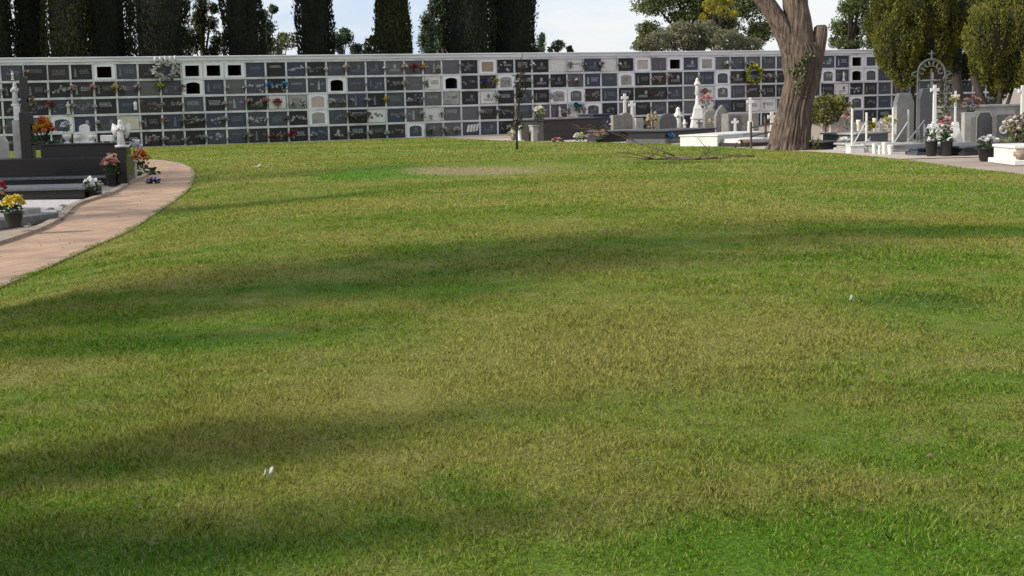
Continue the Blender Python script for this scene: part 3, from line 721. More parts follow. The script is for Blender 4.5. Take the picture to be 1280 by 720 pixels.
# standing figures on the slabs of the wall
def robed(b, h, x=0, y=0, z=0):
    """a standing robed statue of height h with veil, folded arms and head"""
    T = Matrix.Translation((x, y, z)) @ Matrix.Scale(h, 4)
    prof = [(.15, 0), (.165, .03), (.15, .12), (.125, .3), (.115, .45), (.125, .56), (.15, .68), (.145, .75), (.10, .80), (.055, .83), (.05, .85)]
    b.lathe(prof, 14, 0, 0, 1, .75, T)
    v, f = ICO[2]; b.add([(p.x * .062, p.y * .07 - .008, .91 + p.z * .085) for p in v], f, T)
    b.lathe([(.115, .70), (.105, .82), (.085, .93), (.05, 1.0), (.01, 1.01)], 12, 0, .022, 1, .72, T)
    for s in (-1, 1):
        o = MB(); o.tube([(s * .135, -.01, .73), (s * .16, -.05, .60), (s * .10, -.125, .60), (s * .012, -.135, .68)], [.042, .045, .038, .024], 7); b.add(o.v, o.f, T)
    for i in range(7):
        a = -PI / 2 + (i - 3) * .38; o = MB(); o.tube([(math.cos(a) * .118, math.sin(a) * .088, .5), (math.cos(a) * .155, math.sin(a) * .116, .04)], [.008, .016], 5); b.add(o.v, o.f, T)
def small_statue(label, p, h, m, rz=WYAW, name='statuette'):
    b = MB(); b.box(-h * .16, h * .16, -h * .13, h * .13, 0, h * .10, .004); robed(b, h * .9, 0, 0, h * .10)
    o = b.build(name, M[m], None, True); o.location = p; o.rotation_euler = (0, 0, rz); return tag(o, label, 'statue')
small_statue('small white statuette before the far left slab of the top row', wp(-1, 1, .0, -.29, -.12), .36, 'marble')
small_statue('white statuette on the fourth row, beside the teal flowers', wp(26, 4, -.02, -.29, -.12), .50, 'marble')
small_statue('small white statuette on the second row right of the thick trunk', wp(44, 2, .0, -.29, -.12), .48, 'marble')
small_statue('cream statuette on the third row above the white tomb vases', wp(1, 3, .3, -.30, -.12), .52, 'cream')
b = MB(); b.lathe([(.06, 0), (.075, .04), (.07, .2), (.09, .3), (.05, .36), (.02, .38)], 12)
o = b.build('grave_lantern', M['marble'], None, True); o.location = wp(4, 3, .28, -.2, -.12); tag(o, 'white grave lantern on a dark slab of the third row, left side of the wall', 'lantern')
b = MB()
for i in range(4): b.box(-.06 + .005 * i, .06 - .005 * i, -.012, .0, -.12, .22, 0, Matrix.Translation((-.2 + i * .15, 0, -.02 + i * .015)) @ Matrix.Rotation(.25, 4, 'Y'))
o = b.build('memorial_plaque', M['marble'], None); o.location = wp(21, 5, 0.05, -.02, -.03); o.rotation_euler = (0, 0, WYAW); tag(o, 'row of slanted white plaques on a slate slab of the bottom row', 'plaque')
bouquet('flower_bouquet', 'teal blue and white flowers on a white panel of the fourth row', 'bouquet', wp(27, 4, .02, -.1, -.14), .46, .48, ['teal', 'teal', 'white'], WYAW, n=20, d=.25, simple=True, br=.085, group='bouquets on the niche wall')

# ------------------------------------------------------------------ graves
def S(px, Y): return px * Y / F
def outline(kind, w, h):
    x = w / 2
    if kind == 'round':
        r = x; return [(-x, 0), (x, 0)] + [(x * math.cos(PI * i / 12), h - r * .9 + r * .9 * math.sin(PI * i / 12)) for i in range(13)]
    if kind == 'clip': return [(-x, 0), (x, 0), (x, h * .80), (x * .62, h), (-x * .62, h), (-x, h * .80)]
    if kind == 'clipr': return [(-x, 0), (x, 0), (x, h * .74), (x * .52, h), (-x, h)]
    if kind == 'clipl': return [(-x, 0), (x, 0), (x, h), (-x * .52, h), (-x, h * .8)]
    if kind == 'gable': return [(-x, 0), (x, 0), (x, h * .55), (0, h), (-x, h * .55)]
    if kind == 'point': return [(-x, 0), (x, 0), (x, h * .6), (x * .7, h * .8), (0, h), (-x * .7, h * .8), (-x, h * .6)]
    return [(-x, 0), (x, 0), (x, h), (-x, h)]
def headstone(label, u, vb, wpx, hpx, kind, m, rz=.3, th=.16, z0=0, border=None, name='headstone', extra=None):
    p = G(u, vb, z0); w, h = S(wpx, p.y), S(hpx, p.y)
    t = thing(name, label, 'headstone', p, rz)
    b = MB(); b.prism([(x, z + .06) for x, z in outline(kind, w, h - .06)], -th / 2, th / 2); s = b.build('stone', M[m], t)
    mod = s.modifiers.new('bevel', 'BEVEL'); mod.width = .012; mod.segments = 2
    b = MB(); b.box(-w * .58, w * .58, -th * .9, th * .9, 0, .08, .01); b.build('plinth', M[m], t)
    if border:
        o = outline(kind, w * .9, h * .94); i_ = outline(kind, w * .78, h * .86)
        b = MB(); n = len(o)
        for k in range(n):
            a, c_ = (k, (k + 1) % n)
            q = [(o[a][0], o[a][1] + .05), (o[c_][0], o[c_][1] + .05), (i_[c_][0], i_[c_][1] + .09), (i_[a][0], i_[a][1] + .09)]
            b.prism(q, -th / 2 - .012, -th / 2 - .0005)
        b.build('border', M[border], t)
    if extra: extra(t, w, h, th)
    return t
def latin(w, h, a):
    """outline of a Latin cross, w wide, h tall, arm thickness a, with flared ends"""
    x, y0 = a / 2, h - w * .56; e = a * .16
    return [(-x * 1.1, 0), (x * 1.1, 0), (x, y0 - a / 2), (w / 2 - e, y0 - a / 2), (w / 2, y0 - a / 2 - e), (w / 2, y0 + a / 2 + e), (w / 2 - e, y0 + a / 2), (x, y0 + a / 2), (x, h - e), (x + e, h), (-x - e, h), (-x, h - e),
            (-x, y0 + a / 2), (-w / 2 + e, y0 + a / 2), (-w / 2, y0 + a / 2 + e), (-w / 2, y0 - a / 2 - e), (-w / 2 + e, y0 - a / 2), (-x, y0 - a / 2)]
def cross(label, u, vb, wpx, hpx, m, ped=.35, pw=1.0, z0=0, rz=.15, arm=.30, flare=1.5, name='stone_cross'):
    p = G(u, vb, z0); w, h = S(wpx, p.y), S(hpx, p.y)
    t = thing(name, label, 'cross', p, rz); hp = h * ped
    if ped > 0:
        b = MB(); b.frustum(w * pw, w * pw * .8, w * pw * .96, w * pw * .76, 0, hp * .18); b.frustum(w * pw * .8, w * pw * .64, w * pw * .8 / flare, w * pw * .64 / flare, hp * .18, hp * .82); b.frustum(w * pw * .72 / flare * 1.25, w * pw * .6 / flare * 1.2, w * pw * .7 / flare, w * pw * .56 / flare, hp * .82, hp)
        q = b.build('pedestal', M[m], t); md = q.modifiers.new('bevel', 'BEVEL'); md.width = .01; md.segments = 2
    b = MB(); a = w * arm
    b.prism([(x, z + hp) for x, z in latin(w, h - hp, a)], -a * .42, a * .42)
    q = b.build('cross', M[m], t); md = q.modifiers.new('bevel', 'BEVEL'); md.width = .012; md.segments = 2
    return t
def tomb(label, p, rz, tiers, name='tomb', cat='tomb'):
    """tiers: (part, x0, x1, y0, y1, z0, z1, material)"""
    t = thing(name, label, cat, p, rz)
    for part, x0, x1, y0, y1, z0, z1, m in tiers:
        b = MB(); b.box(x0, x1, y0, y1, z0, z1, .012); b.build(part, M[m], t)
    return t

# ---- left of the path
Y0 = 0.0
pA = G(150, 231)                       # right front corner of the tall black tomb
wA = S(165, pA.y)
tomb('tall black granite tomb of stepped tiers carrying white urns beside the path', pA, 0,
     [('base', -wA - 1.2, -.08, 0, 1.3, 0, .15, 'tombblack'), ('ledge', -wA - 1.2, -.10, -.04, 1.3, .153, .205, 'greygran'), ('body', -wA - 1.0, -.02, .42, 1.3, .208, .60, 'tombblack'),
      ('upper_tier', -S(108, pA.y), -.04, .62, 1.22, .603, .87, 'tombblack'), ('top_slab', -S(110, pA.y), .0, .58, 1.26, .873, .905, 'tombblack')])
pB = G(106, 248.5)
wB = S(130, pB.y)
tomb('low black granite tomb with paler grey top, in front of the tall black one', pB, 0,
     [('body', -wB - 1.5, 0, 0, 1.15, 0, .17, 'tombblack'), ('top_slab', -wB - 1.55, .03, -.05, 1.20, .173, .225, 'greygran')])  # top slab in a paler grey than the body
# pale stone chips and the grey kerb in front of them
b = MB(); q = [G(-60, 251.5), G(104, 250), G(88, 258), G(60, 273), G(-60, 288)]
b.add([Vector((p.x, p.y, .012)) for p in q], [tuple(reversed(range(5)))]); o = b.build('stone_chips', M['chips']); tag(o, 'pale grey and pink stone chips spread over the plot beside the path', 'gravel', None, 'stuff')
ka, kb = G(-80, 297), G(70, 276)
dk = (kb - ka); ang = math.atan2(dk.y, dk.x)
tomb('worn dark grey kerb slab of the nearest plot beside the path', ka, ang, [('kerb_stone', 0, dk.length, -.06, .26, 0, .13, 'greygran'), ('slab', 0, dk.length - .65, .262, 1.5, 0, .11, 'greygran'), ('end_block', dk.length - .62, dk.length + .02, .264, .62, 0, .20, 'palegrey')], 'grave_kerb', 'kerb')
b = MB()
rr = random.Random(4)
for i in range(26):
    c = PATH_L[30 + i % 14] + Vector((-.12 + rr.uniform(-.22, .12), rr.uniform(-.3, .3), .02))
    b.cur = 0; b.blob(c, rr.uniform(.02, .055), 1, .3, 1.4, 1, .5)
o = b.build('rubble', M['midgrey']); tag(o, 'broken grey stones lying along the edge of the path', 'rubble', None, 'stuff')
# stele with statue
ps = G(36, 212); zt = .205
def lift(u, v, Y): return at_depth(u, v, Y)
Ys = pA.y + .95
a = lift(36, 195, Ys); topz = lift(38, 96, Ys).z
b = MB(); hw = S(7, Ys); zb = .6; zs = a.z
t = thing('black_stele', 'narrow tall black granite stele standing on the tall black tomb', 'stele', (a.x, Ys, .603), 0)
q = MB(); h1 = lift(38, 140, Ys).z - .603; h2 = topz - .603
q.box(-hw, hw, -.12, .12, 0, h1, .01); q.build('shaft', M['tombblack'], t)
q = MB(); q.box(-hw * .62, hw * .5, -.08, .08, h1 + .003, h2, .01); q.build('upper_shaft', M['tombblack'], t)
# white statue on its pale pedestal to the left of the stele
Yt = pA.y + 1.0
t0 = lift(25, 193, Yt)
t = thing('statue_pedestal', 'pale stone pedestal in two blocks left of the narrow black stele', 'pedestal', (t0.x, Yt, .603), 0)
zt1 = lift(25, 150, Yt).z - .603; zt2 = lift(29, 147, Yt).z - .603
q = MB(); q.box(-S(5.5, Yt), S(4, Yt), -.1, .1, 0, zt1, .01); q.build('lower_block', M['palegrey'], t)
q = MB(); q.box(S(-3, Yt), S(5.5, Yt), -.09, .09, zt1 + .003, zt1 + S(17, Yt), .008); q.build('upper_block', M['marble'], t)
sp_ = Vector((t0.x, Yt, .603 + zt1 + S(17, Yt)))
small_statue('white robed statue on the pale pedestal beside the narrow black stele', sp_ + Vector((-.02, 0, 0)), S(29, Yt), 'marble', 0, 'statue')
bouquet('flower_bouquet', 'dried peach bouquet on the ledge right of the narrow black stele', 'bouquet', lift(39.5, 140, Ys + .05) + Vector((.03, .02, 0)), .15, .36, ['peach', 'beige', 'gold'], 0, n=12, simple=True, br=.045)
# ornaments on the tall tomb
zT = .905
def onA(u, v, dy=1.2, z=zT):
    Y = pA.y + dy; return Vector(((u - 640) / F * Y * 1.0, Y, z)), Y
def px_on(u, Y, z):
    d0 = at_depth(u, 200, Y); 
    for _ in range(3):
        vv = 200
    # horizontal position of pixel column u at depth Y and height z
    lo, hi = 60.0, 330.0
    for _ in range(40):
        m_ = (lo + hi) / 2
        if at_depth(u, m_, Y).z > z: lo = m_
        else: hi = m_
    return at_depth(u, lo, Y)
Yo = pA.y + .95
bouquet('flower_bouquet', 'large bouquet of orange and yellow flowers on the tall black tomb', 'bouquet', px_on(56, Yo, zT - .02), S(28, Yo), S(34, Yo), ['orange', 'orange', 'coral', 'yellow', 'orange'], 0, n=46, br=.075, green='leafgreen')
def urn(label, p, h, w):
    b = MB(); r = w / 2
    b.lathe([(r * .75, 0), (r * .75, h * .06), (r * .35, h * .12), (r * .3, h * .2), (r * .8, h * .38), (r, h * .58), (r * .9, h * .72), (r * .6, h * .8), (r * .85, h * .86), (r * .8, h * .9), (r * .4, h * .93)], 16)
    o = b.build('stone_urn', M['marble'], None, True); o.location = p; return tag(o, label, 'urn')
urn('white marble urn under white flowers, right of the orange bouquet', px_on(84, Yo, zT), S(15, Yo), S(12, Yo))
bouquet('flower_bouquet', 'white flowers with lilac touches in the first white urn', 'bouquet', px_on(84, Yo, zT) + Vector((0, 0, S(14, Yo))), S(14, Yo), S(14, Yo), ['white', 'white', 'lilac'], 0, n=16, simple=True, br=.04)
urn('small white urn left of the rounded white tablet', px_on(97, Yo, zT), S(13, Yo), S(10, Yo))
urn('small white urn right of the rounded white tablet', px_on(116, Yo, zT), S(13, Yo), S(10, Yo))
pt = px_on(106.5, Yo + .05, zT); w_, h_ = S(12, Yo), S(23, Yo)
t = thing('stone_tablet', 'small rounded white stone tablet between two urns on the tall black tomb', 'tablet', pt, 0)
q = MB(); q.prism(outline('round', w_, h_), -.05, .05); q.build('tablet', M['marble'], t)
q = MB(); q.box(-w_ * .7, w_ * .7, -.08, .08, 0, .04, .005); q.build('foot', M['marble'], t)
pt = px_on(134.5, Yo - .1, zT)
t = thing('stone_box', 'small white casket with short feet on the tall black tomb', 'casket', pt, 0)
q = MB(); q.box(-S(7.5, Yo), S(7.5, Yo), -.08, .08, .03, S(9, Yo), .012); q.build('casket_body', M['marble'], t)
for sx in (-1, 1):
    q = MB(); q.box(sx * S(5, Yo) - .02, sx * S(5, Yo) + .02, -.06, .06, 0, .028); q.build('foot', M['marble'], t)
# rounded grey headstone at the left border
headstone('rounded grey headstone at the left border beside the tall tomb', 3, 224, 20, 53, 'round', 'palegrey', 0, .14)
# black post with angel
pp = G(156, 232)
hh = S(46, pp.y)
t = thing('black_post', 'short black granite post at the corner of the tall tomb beside the path', 'post', pp, 0)
q = MB(); q.box(-S(6, pp.y), S(5, pp.y), -.09, .09, 0, hh, .01); q.build('shaft', M['tombblack'], t)
q = MB(); q.box(-S(7, pp.y), S(6, pp.y), -.105, .105, hh + .002, hh + .03, .006); q.build('cap', M['tombblack'], t)
Yp = pp.y + .5
b = MB(); hq = S(34, Yp); b.box(-hq * .2, hq * .2, -.07, .07, 0, hq * .08); robed(b, hq * .9, 0, 0, hq * .08)
for s in (-1, 1): b.prism([(s * .02, hq * .72), (s * hq * .30, hq * .86), (s * hq * .36, hq * .6), (s * hq * .22, hq * .34), (s * .03, hq * .5)][::s], .05, .08)
o = b.build('angel_statue', M['marble'], None, True); o.location = px_on(153, Yp, hh + .03) ; o.location.y = pp.y; o.location.x = pp.x - S(1.5, pp.y); tag(o, 'white winged angel statue on the short black post', 'statue')
bouquet('flower_bouquet', 'white and lilac flowers at the right of the white angel', 'bouquet', px_on(170, pp.y + .3, hh - .16), .30, .36, ['white', 'lilac', 'white'], 0, n=14, simple=True, br=.05)
pq = G(172, 222)
t = thing('vase_stand', 'narrow grey stone stand behind the short black post', 'stand', G(166, 226), 0)
q = MB(); q.box(-.09, .09, -.09, .09, 0, .42, .01); q.build('shaft', M['palegrey'], t); q = MB(); q.box(-.12, .12, -.12, .12, .422, .46, .008); q.build('cap', M['palegrey'], t)
bouquet('flower_bouquet', 'deep orange flowers with green leaves on the narrow grey stand', 'bouquet', G(177, 222) + Vector((0, 0, .22)), .44, .42, ['orange', 'orange', 'orange', 'peach'], 0, n=36, br=.07)
t = bouquet('green_plant', 'low leafy green plant in front of the orange flowers', 'plant', G(185, 218.5), .62, .30, ['white'], 0, n=3, br=.02)
bouquet('flower_bouquet', 'purple flowers lying on the path beside the green plant', 'bouquet', G(192, 229.5), .34, .13, ['purple', 'purple', 'lilac'], 0, n=18, br=.042, d=.2)
bouquet('potted_roses', 'pink, peach and cream roses in a dark pot at the corner of the black tombs', 'potted flowers', G(141, 232.5), .46, .40, ['pink', 'peach', 'cream', 'coral', 'pale pink', 'peach'], 0, (.14, .27, 'pot_black'), n=34, br=.062)
bouquet('potted_flowers', 'small white flowers in a dark pot at the corner of the low black tomb', 'potted flowers', G(115, 247.5), .36, .22, ['white'], 0, (.10, .16, 'pot_black'), n=12, br=.045)
bouquet('potted_flowers', 'yellow flowers in a black pot on the worn grey kerb slab', 'potted flowers', G(18, 283.5, .11), .30, .22, ['yellow'], 0, (.125, .20, 'pot_black'), n=24, br=.045)
bouquet('flower_bouquet', 'pink and crimson flowers at the left border behind the yellow ones', 'bouquet', G(-1, 270, .11), .30, .38, ['crimson', 'red', 'salmon', 'crimson'], 0, (.11, .16, 'pot_black'), n=20, br=.045)

# ---- in front of the wall, from the sapling to the right
GR = .30
def block(label, u, vb, wpx, hpx, dep, m, rz=GR, top=None, name='stone_planter', cat='planter', over=.03, topm=None):
    p = G(u, vb); w, h = S(wpx, p.y), S(hpx, p.y)
    t = thing(name, label, cat, p, rz)
    b = MB(); b.box(-w / 2, w / 2, 0, dep, 0, h - .05, .012); b.build('body', M[m], t)
    b = MB(); b.box(-w / 2 - over, w / 2 + over, -over, dep + over, h - .047, h, .01); b.build('top_slab', M[topm or m], t)
    return t, p, w, h
t, p, w_, h_ = block('square grey stone planter right of the sapling', 658.5, 176, 11.5, 13, .45, 'palegrey')
t2, p2, w2, h2 = block('taller square grey stone planter under the big cream bouquet', 672, 176.5, 12, 20, .45, 'palegrey')
bouquet('flower_bouquet', 'tall cream white bouquet on the taller grey planter right of the sapling', 'bouquet', p2 + Vector((.1, .2, h2)), S(17, p2.y), S(25, p2.y), ['white', 'cream', 'white', 'lime yellow'], GR, n=26, br=.085)
bouquet('potted_flowers', 'pale blue and white flowers on the lower grey planter right of the sapling', 'potted flowers', p + Vector((0, .2, h_)), .34, .42, ['lilac', 'white', 'sky blue'], GR, n=12, simple=True, br=.06)
t = thing('white_post', 'short white stone post just right of the sapling', 'post', G(649.5, 177), GR)
hq = S(20, G(649.5, 177).y)
q = MB(); q.lathe([(.13, 0), (.13, .06), (.085, .08), (.075, hq * .8), (.11, hq * .86), (.11, hq)], 14); q.build('shaft', M['marble'], t, True); q = MB(); q.box(-.15, .15, -.15, .15, -.01, .05); q.build('foot', M['marble'], t)
bouquet('flower_bouquet', 'pale cream bouquet standing left of the short white post', 'bouquet', G(641.5, 175.5), S(13, 60), S(13, 60), ['cream', 'white', 'lime yellow'], GR, n=18, simple=True, br=.075, green='leafpale')

def long_tomb(label, ul, ur, vb, hpx, dep, m, top='same', ledge=None, rz=GR, lip=.04):
    a, c = G(ul, vb[0]), G(ur, vb[1]); d = c - a; ang = math.atan2(d.y, d.x); h = S(hpx, (a.y + c.y) / 2)
    tiers = [('base', 0, d.length, 0, dep, 0, h * .38 - .002, ledge or m), ('body', .06, d.length - .06, .06, dep - .06, h * .38, h - .052, m), ('top_slab', .0, d.length, .0, dep, h - .05, h, m if top == 'same' else top)]
    t = tomb(label, a, ang, tiers); return t, a, c, h
long_tomb('tall long dark grey granite tomb right of the cream bouquet', 680, 757, (176.5, 172), 26, 1.6, 'brown')
long_tomb('dark granite block with carved panels right of the tall dark tomb', 742, 765, (170, 169), 27, 1.2, 'blue')
bouquet('flower_bouquet', 'brick red flowers lying before the left end of the tall dark tomb', 'bouquet', G(697, 178), .55, .16, ['salmon', 'brown', 'coral'], GR, n=18, simple=True, br=.055, d=.3)
bouquet('flower_bouquet', 'large white and yellow bouquet before the tall dark tomb', 'bouquet', G(725, 178.4), .46, .36, ['white', 'white', 'lime yellow'], GR, n=16, simple=True, br=.09, green='leafpale')
bouquet('flower_bouquet', 'flat white flowers right of the white and yellow bouquet', 'bouquet', G(737, 176), .42, .26, ['white', 'mauve'], GR, n=12, simple=True, br=.08)
bouquet('potted_flowers', 'peach flowers in a dark bowl left of the low dark tomb', 'potted flowers', G(751, 178.3), .50, .30, ['peach', 'salmon', 'cream'], GR, (.2, .14, 'pot_black'), n=14, simple=True, br=.085)
bouquet('flower_bouquet', 'spread of grey white dried flowers before the carved dark block', 'bouquet', G(757, 172), .85, .75, ['mauve', 'white', 'beige'], GR, n=16, simple=True, br=.06, green='leafpale')
headstone('rough grey headstone left of the first white crosses', 773, 170, 17, 26, 'flat', 'midgrey', GR, .3)
headstone('rounded rough stone base under the rear white cross', 781.5, 168, 16, 27, 'round', 'midgrey', GR, .4)
zc = S(26, G(781.5, 168).y)
pc = G(781.5, 168); 
cr1 = cross('slender white cross on the rough stone base, the rear one of two', 781, 168, 9, 27, 'marble', 0, 1, 0, .2, .36); cr1.location = pc + Vector((0, 0, zc - .1))
cross('white cross on a stepped pedestal right of the rough stone base', 790.5, 167.5, 9, 41, 'marble', .42, 1.25, 0, .15, .36, 1.55)
headstone('small square pale headstone right of the stepped white cross', 798.5, 167, 10, 19, 'flat', 'palegrey', GR, .25)
long_tomb('long low dark tomb before the first two white crosses', 755, 823, (178, 175.5), 14, 1.5, 'brown', 'greygran')
for lb, u, vb, hp, m_ in (('golden brown robed figure left of the dark rounded headstone', 811, 166.5, 24, 'fl_gold'), ('taller golden figure beside the dark rounded headstone', 819.5, 166.5, 27, 'fl_gold'), ('white robed figure left of the tall white spire monument', 848, 165.5, 31, 'marble'), ('small white kneeling figure at the foot of the white spire monument', 856, 165.5, 16, 'marble')):
    p = G(u, vb); small_statue(lb, p, S(hp, p.y), m_, .1, 'statue')
headstone('dark rounded headstone between the golden figures and the white spire', 834, 168, 24, 26, 'round', 'greygran', GR, .25)
bouquet('flower_bouquet', 'dry olive bouquet before the golden figures', 'bouquet', G(814, 177), .45, .62, ['gold', 'beige', 'brown'], GR, n=18, simple=True, br=.06, green='leafpale')
bouquet('flower_bouquet', 'red and pink flowers left of the bright blue ones', 'bouquet', G(823, 178.4), .42, .44, ['red', 'coral', 'pink'], GR, n=18, simple=True, br=.08)
bouquet('flower_bouquet', 'bright blue bouquet before the long black tomb', 'bouquet', G(835, 179.5), .40, .42, ['blue', 'sky blue', 'blue'], GR, n=18, simple=True, br=.09)
# the white spire monument
pm = G(872, 166.5); hm = S(68, pm.y)
t = thing('monument', 'tall white spire monument with a figure on top and a cross in front', 'monument', pm, .1)
b = MB(); W_ = S(18, pm.y)
b.frustum(W_ * 1.25, W_ * 1.1, W_ * 1.15, W_, 0, hm * .05); b.frustum(W_ * .98, W_ * .85, W_ * .70, W_ * .62, hm * .05, hm * .26); b.frustum(W_ * .84, W_ * .74, W_ * .80, W_ * .70, hm * .26, hm * .30)
b.build('pedestal', M['marble'], t)
b = MB(); b.frustum(W_ * .66, W_ * .56, W_ * .46, W_ * .40, hm * .30, hm * .44); b.frustum(W_ * .50, W_ * .44, W_ * .30, W_ * .26, hm * .44, hm * .52); b.lathe([(W_ * .16, hm * .52), (W_ * .10, hm * .68), (W_ * .12, hm * .685), (W_ * .12, hm * .70)], 10); b.build('spire', M['marble'], t)
b = MB(); robed(b, hm * .30, 0, 0, hm * .70); b.build('figure', M['marble'], t, True)
b = MB(); b.prism([(x, z + hm * .07) for x, z in latin(W_ * .34, hm * .17, W_ * .09)], -W_ * .47, -W_ * .40); b.build('relief_cross', M['greygran'], t)
headstone('pale arched niche stone with dried flowers right of the white spire', 888, 166.5, 17, 29, 'round', 'midgrey', .1, .3)
bouquet('flower_bouquet', 'dry grey green flowers before the arched stone right of the white spire', 'bouquet', G(888, 167.5) + Vector((0, -.3, .1)), .48, .60, ['beige', 'white', 'gold'], .1, n=16, simple=True, br=.06, green='leafpale')
bouquet('flower_bouquet', 'coral pink flowers standing high behind the white spire', 'bouquet', lift(883, 135, pm.y + 1.2), .62, .62, ['coral', 'pink'], .1, n=14, simple=True, br=.10)
headstone('grey pedestal stone under the coral flowers behind the white spire', 883, 164, 12, 30, 'flat', 'palegrey', .1, .35)
long_tomb('long black granite tomb with a grey ledge before the white spire', 832, 897, (180, 175), 16, 1.6, 'black', 'same', 'greygran')
headstone('grey pointed stele right of the arched niche stone', 902, 168.5, 17, 37, 'point', 'midgrey', .2, .22)
def doorx(t, w, h, th):
    b = MB(); b.box(-w * .44, -w * .12, -th / 2 - .02, -th / 2 - .002, .06, h * .9); b.build('dark_panel', M['greygran'], t)
headstone('broad grey tomb front with a dark panel behind the small white cross', 925, 169, 40, 27, 'flat', 'midgrey', .2, .8, extra=doorx)
cross('small white cross in front of the broad grey tomb', 919, 172, 8.5, 24, 'marble', .32, 1.1, 0, .1, .34)
cross('tall slender white cross left of the brown railing', 938, 172.5, 9, 50, 'marble', .42, 1.0, 0, .1, .34, 1.25)
cross('white cross behind the brown railing, next to the thick trunk', 965, 171, 11, 31, 'cream', .3, 1.0, 0, .1, .36)
# white tomb with pale grey flank
pw_ = G(885.5, 183); 
a, c = G(897, 183.5), G(960, 178); d = c - a
tomb('white plastered tomb block with bright end face beside the lawn', a, math.atan2(d.y, d.x), [('body', 0, d.length, 0, 1.35, 0, S(13, a.y), 'marble'), ('top_slab', -.03, d.length + .03, -.03, 1.38, S(13, a.y) + .003, S(15, a.y), 'marble')])
p = G(885, 182.8)
# brown rails
def railing(name, label, pts, h, posts_m, r=.02, rails=(.45, .9), diag=False, ph=None, cat='railing', knob=0):
    t = thing(name, label, cat, pts[0], 0); o = Vector(pts[0])
    for i, q in enumerate(pts):
        b = MB(); l = Vector(q) - o; hh_ = (ph[i] if ph else h)
        b.tube([l, l + Vector((0, 0, hh_ * .5)), l + Vector((0, 0, hh_))], r, 8)
        if knob: b.blob(l + Vector((0, 0, hh_)), knob, 1, .02)
        b.build('post', M[posts_m], t)
    b = MB()
    for a_, c_ in zip(pts, pts[1:]):
        a_, c_ = Vector(a_) - o, Vector(c_) - o
        for k in rails: b.tube([a_ + Vector((0, 0, h * k)), c_ + Vector((0, 0, h * k))], r * .75, 6)
        if diag: b.tube([a_ + Vector((0, 0, h * .15)), c_ + Vector((0, 0, h * .75))], r * .55, 6)
    b.build('rails', M[posts_m], t)
    return t
pr = [G(939, 185.5), G(957, 180), G(972, 176)]
railing('grave_railing', 'low rusty brown railing left of the thick trunk', pr, S(33, pr[0].y), 'iron', .035, (.45, .78))
a, c = G(926, 184), G(980, 181.5); d = c - a
tomb('low earth filled grave behind the rusty railing', a, math.atan2(d.y, d.x), [('kerb_stone', 0, d.length, 0, 2.0, 0, .12, 'brown'), ('cover', .12, d.length - .12, .12, 1.9, .122, .24, 'marble')])
bouquet('flower_bouquet', 'dark dried bouquet at the foot of the rusty railing', 'bouquet', G(930, 184.8), .55, .26, ['brown', 'dark red', 'gold'], 0, n=12, simple=True, br=.05)
# right of the trunk
def grave_tree():
    p = G(1033, 182); t = thing('ornamental_tree', 'small yellow green tree with thin trunk just right of the thick trunk', 'tree', p)
    b = MB(); b.tube([(0, 0, 0), (.03, 0, .35), (-.02, 0, .7), (.02, 0, 1.1)], [.075, .06, .05, .03], 8)
    for i in range(6):
        a_ = i * 1.05; b.tube([(0, 0, .6), (math.cos(a_) * .25, math.sin(a_) * .25, .95), (math.cos(a_) * .45, math.sin(a_) * .45, 1.15)], [.03, .02, .01], 5)
    b.build('trunk', M['wood'], t, True)
    V = []; n = 2600
    c = RNG.normal(0, 1, (n, 3)); c /= np.linalg.norm(c, axis=1)[:, None]; c *= (RNG.uniform(.35, 1, n) ** .5)[:, None]
    lump = np.array([mnoise.noise(Vector(q) * 2.2) for q in c]); c *= (1 + .5 * lump)[:, None]
    c *= np.array([.78, .6, .46]); c += np.array([0, 0, 1.10])
    np_leaves('crown', c, .12, .055, M['shrub'], t)
def np_leaves(name, c, L, w, m, parent, up=0.0, jitter=.4, nper=4):
    n = len(c)
    d = RNG.normal(0, 1, (n, 3)); d[:, 2] += up; d /= np.linalg.norm(d, axis=1)[:, None]
    s = np.cross(d, RNG.normal(0, 1, (n, 3))); s /= np.linalg.norm(s, axis=1)[:, None] + 1e-9
    l = L * RNG.uniform(1 - jitter, 1 + jitter, n)[:, None]; ww = w * RNG.uniform(1 - jitter, 1 + jitter, n)[:, None]
    V = np.stack([c - d * l * .5, c + s * ww * .5, c + d * l * .5, c - s * ww * .5], 1).reshape(-1, 3)
    return np_mesh(name, V, 4, m, parent, RNG.uniform(0, 1, n))
grave_tree()
def relief_door(t, w, h, th):
    b = MB(); b.prism([(x * .6, z * .62 + .1) for x, z in outline('gable', w, h)], -th / 2 - .02, -th / 2 - .002); b.build('panel', M['pinkplaster'], t)
headstone('pink granite gabled tomb front right of the small yellow green tree', 1049, 181.5, 36, 43, 'gable', 'pinkplaster', .25, .6, extra=relief_door)
bouquet('flower_bouquet', 'mass of pale pink flowers before the pink gabled tomb', 'bouquet', G(1052, 183.5), .62, .48, ['pale pink', 'pink', 'pale pink', 'salmon'], .2, n=34, br=.06)
bouquet('flower_bouquet', 'tall dusty pink and brown bouquet at the gable of the pink tomb', 'bouquet', lift(1059, 160, G(1050, 182).y - .5), .36, .6, ['salmon', 'brown', 'pale pink'], .2, n=18, simple=True, br=.05)
bouquet('green_plant', 'small lime green plant against the right side of the thick trunk', 'plant', G(1020, 187.5), .42, .46, ['lime yellow'], 0, n=5, br=.03, green='shrub')
long_tomb('small black tomb with a pale top right of the thick trunk', 1027, 1052, (187.5, 186), 11, 1.2, 'black', 'greygran')
bouquet('flower_bouquet', 'white flowers in a dark pot left of the white railing', 'bouquet', G(1055, 187.5), .38, .22, ['white'], 0, (.15, .12, 'pot_black'), n=14, simple=True, br=.08)
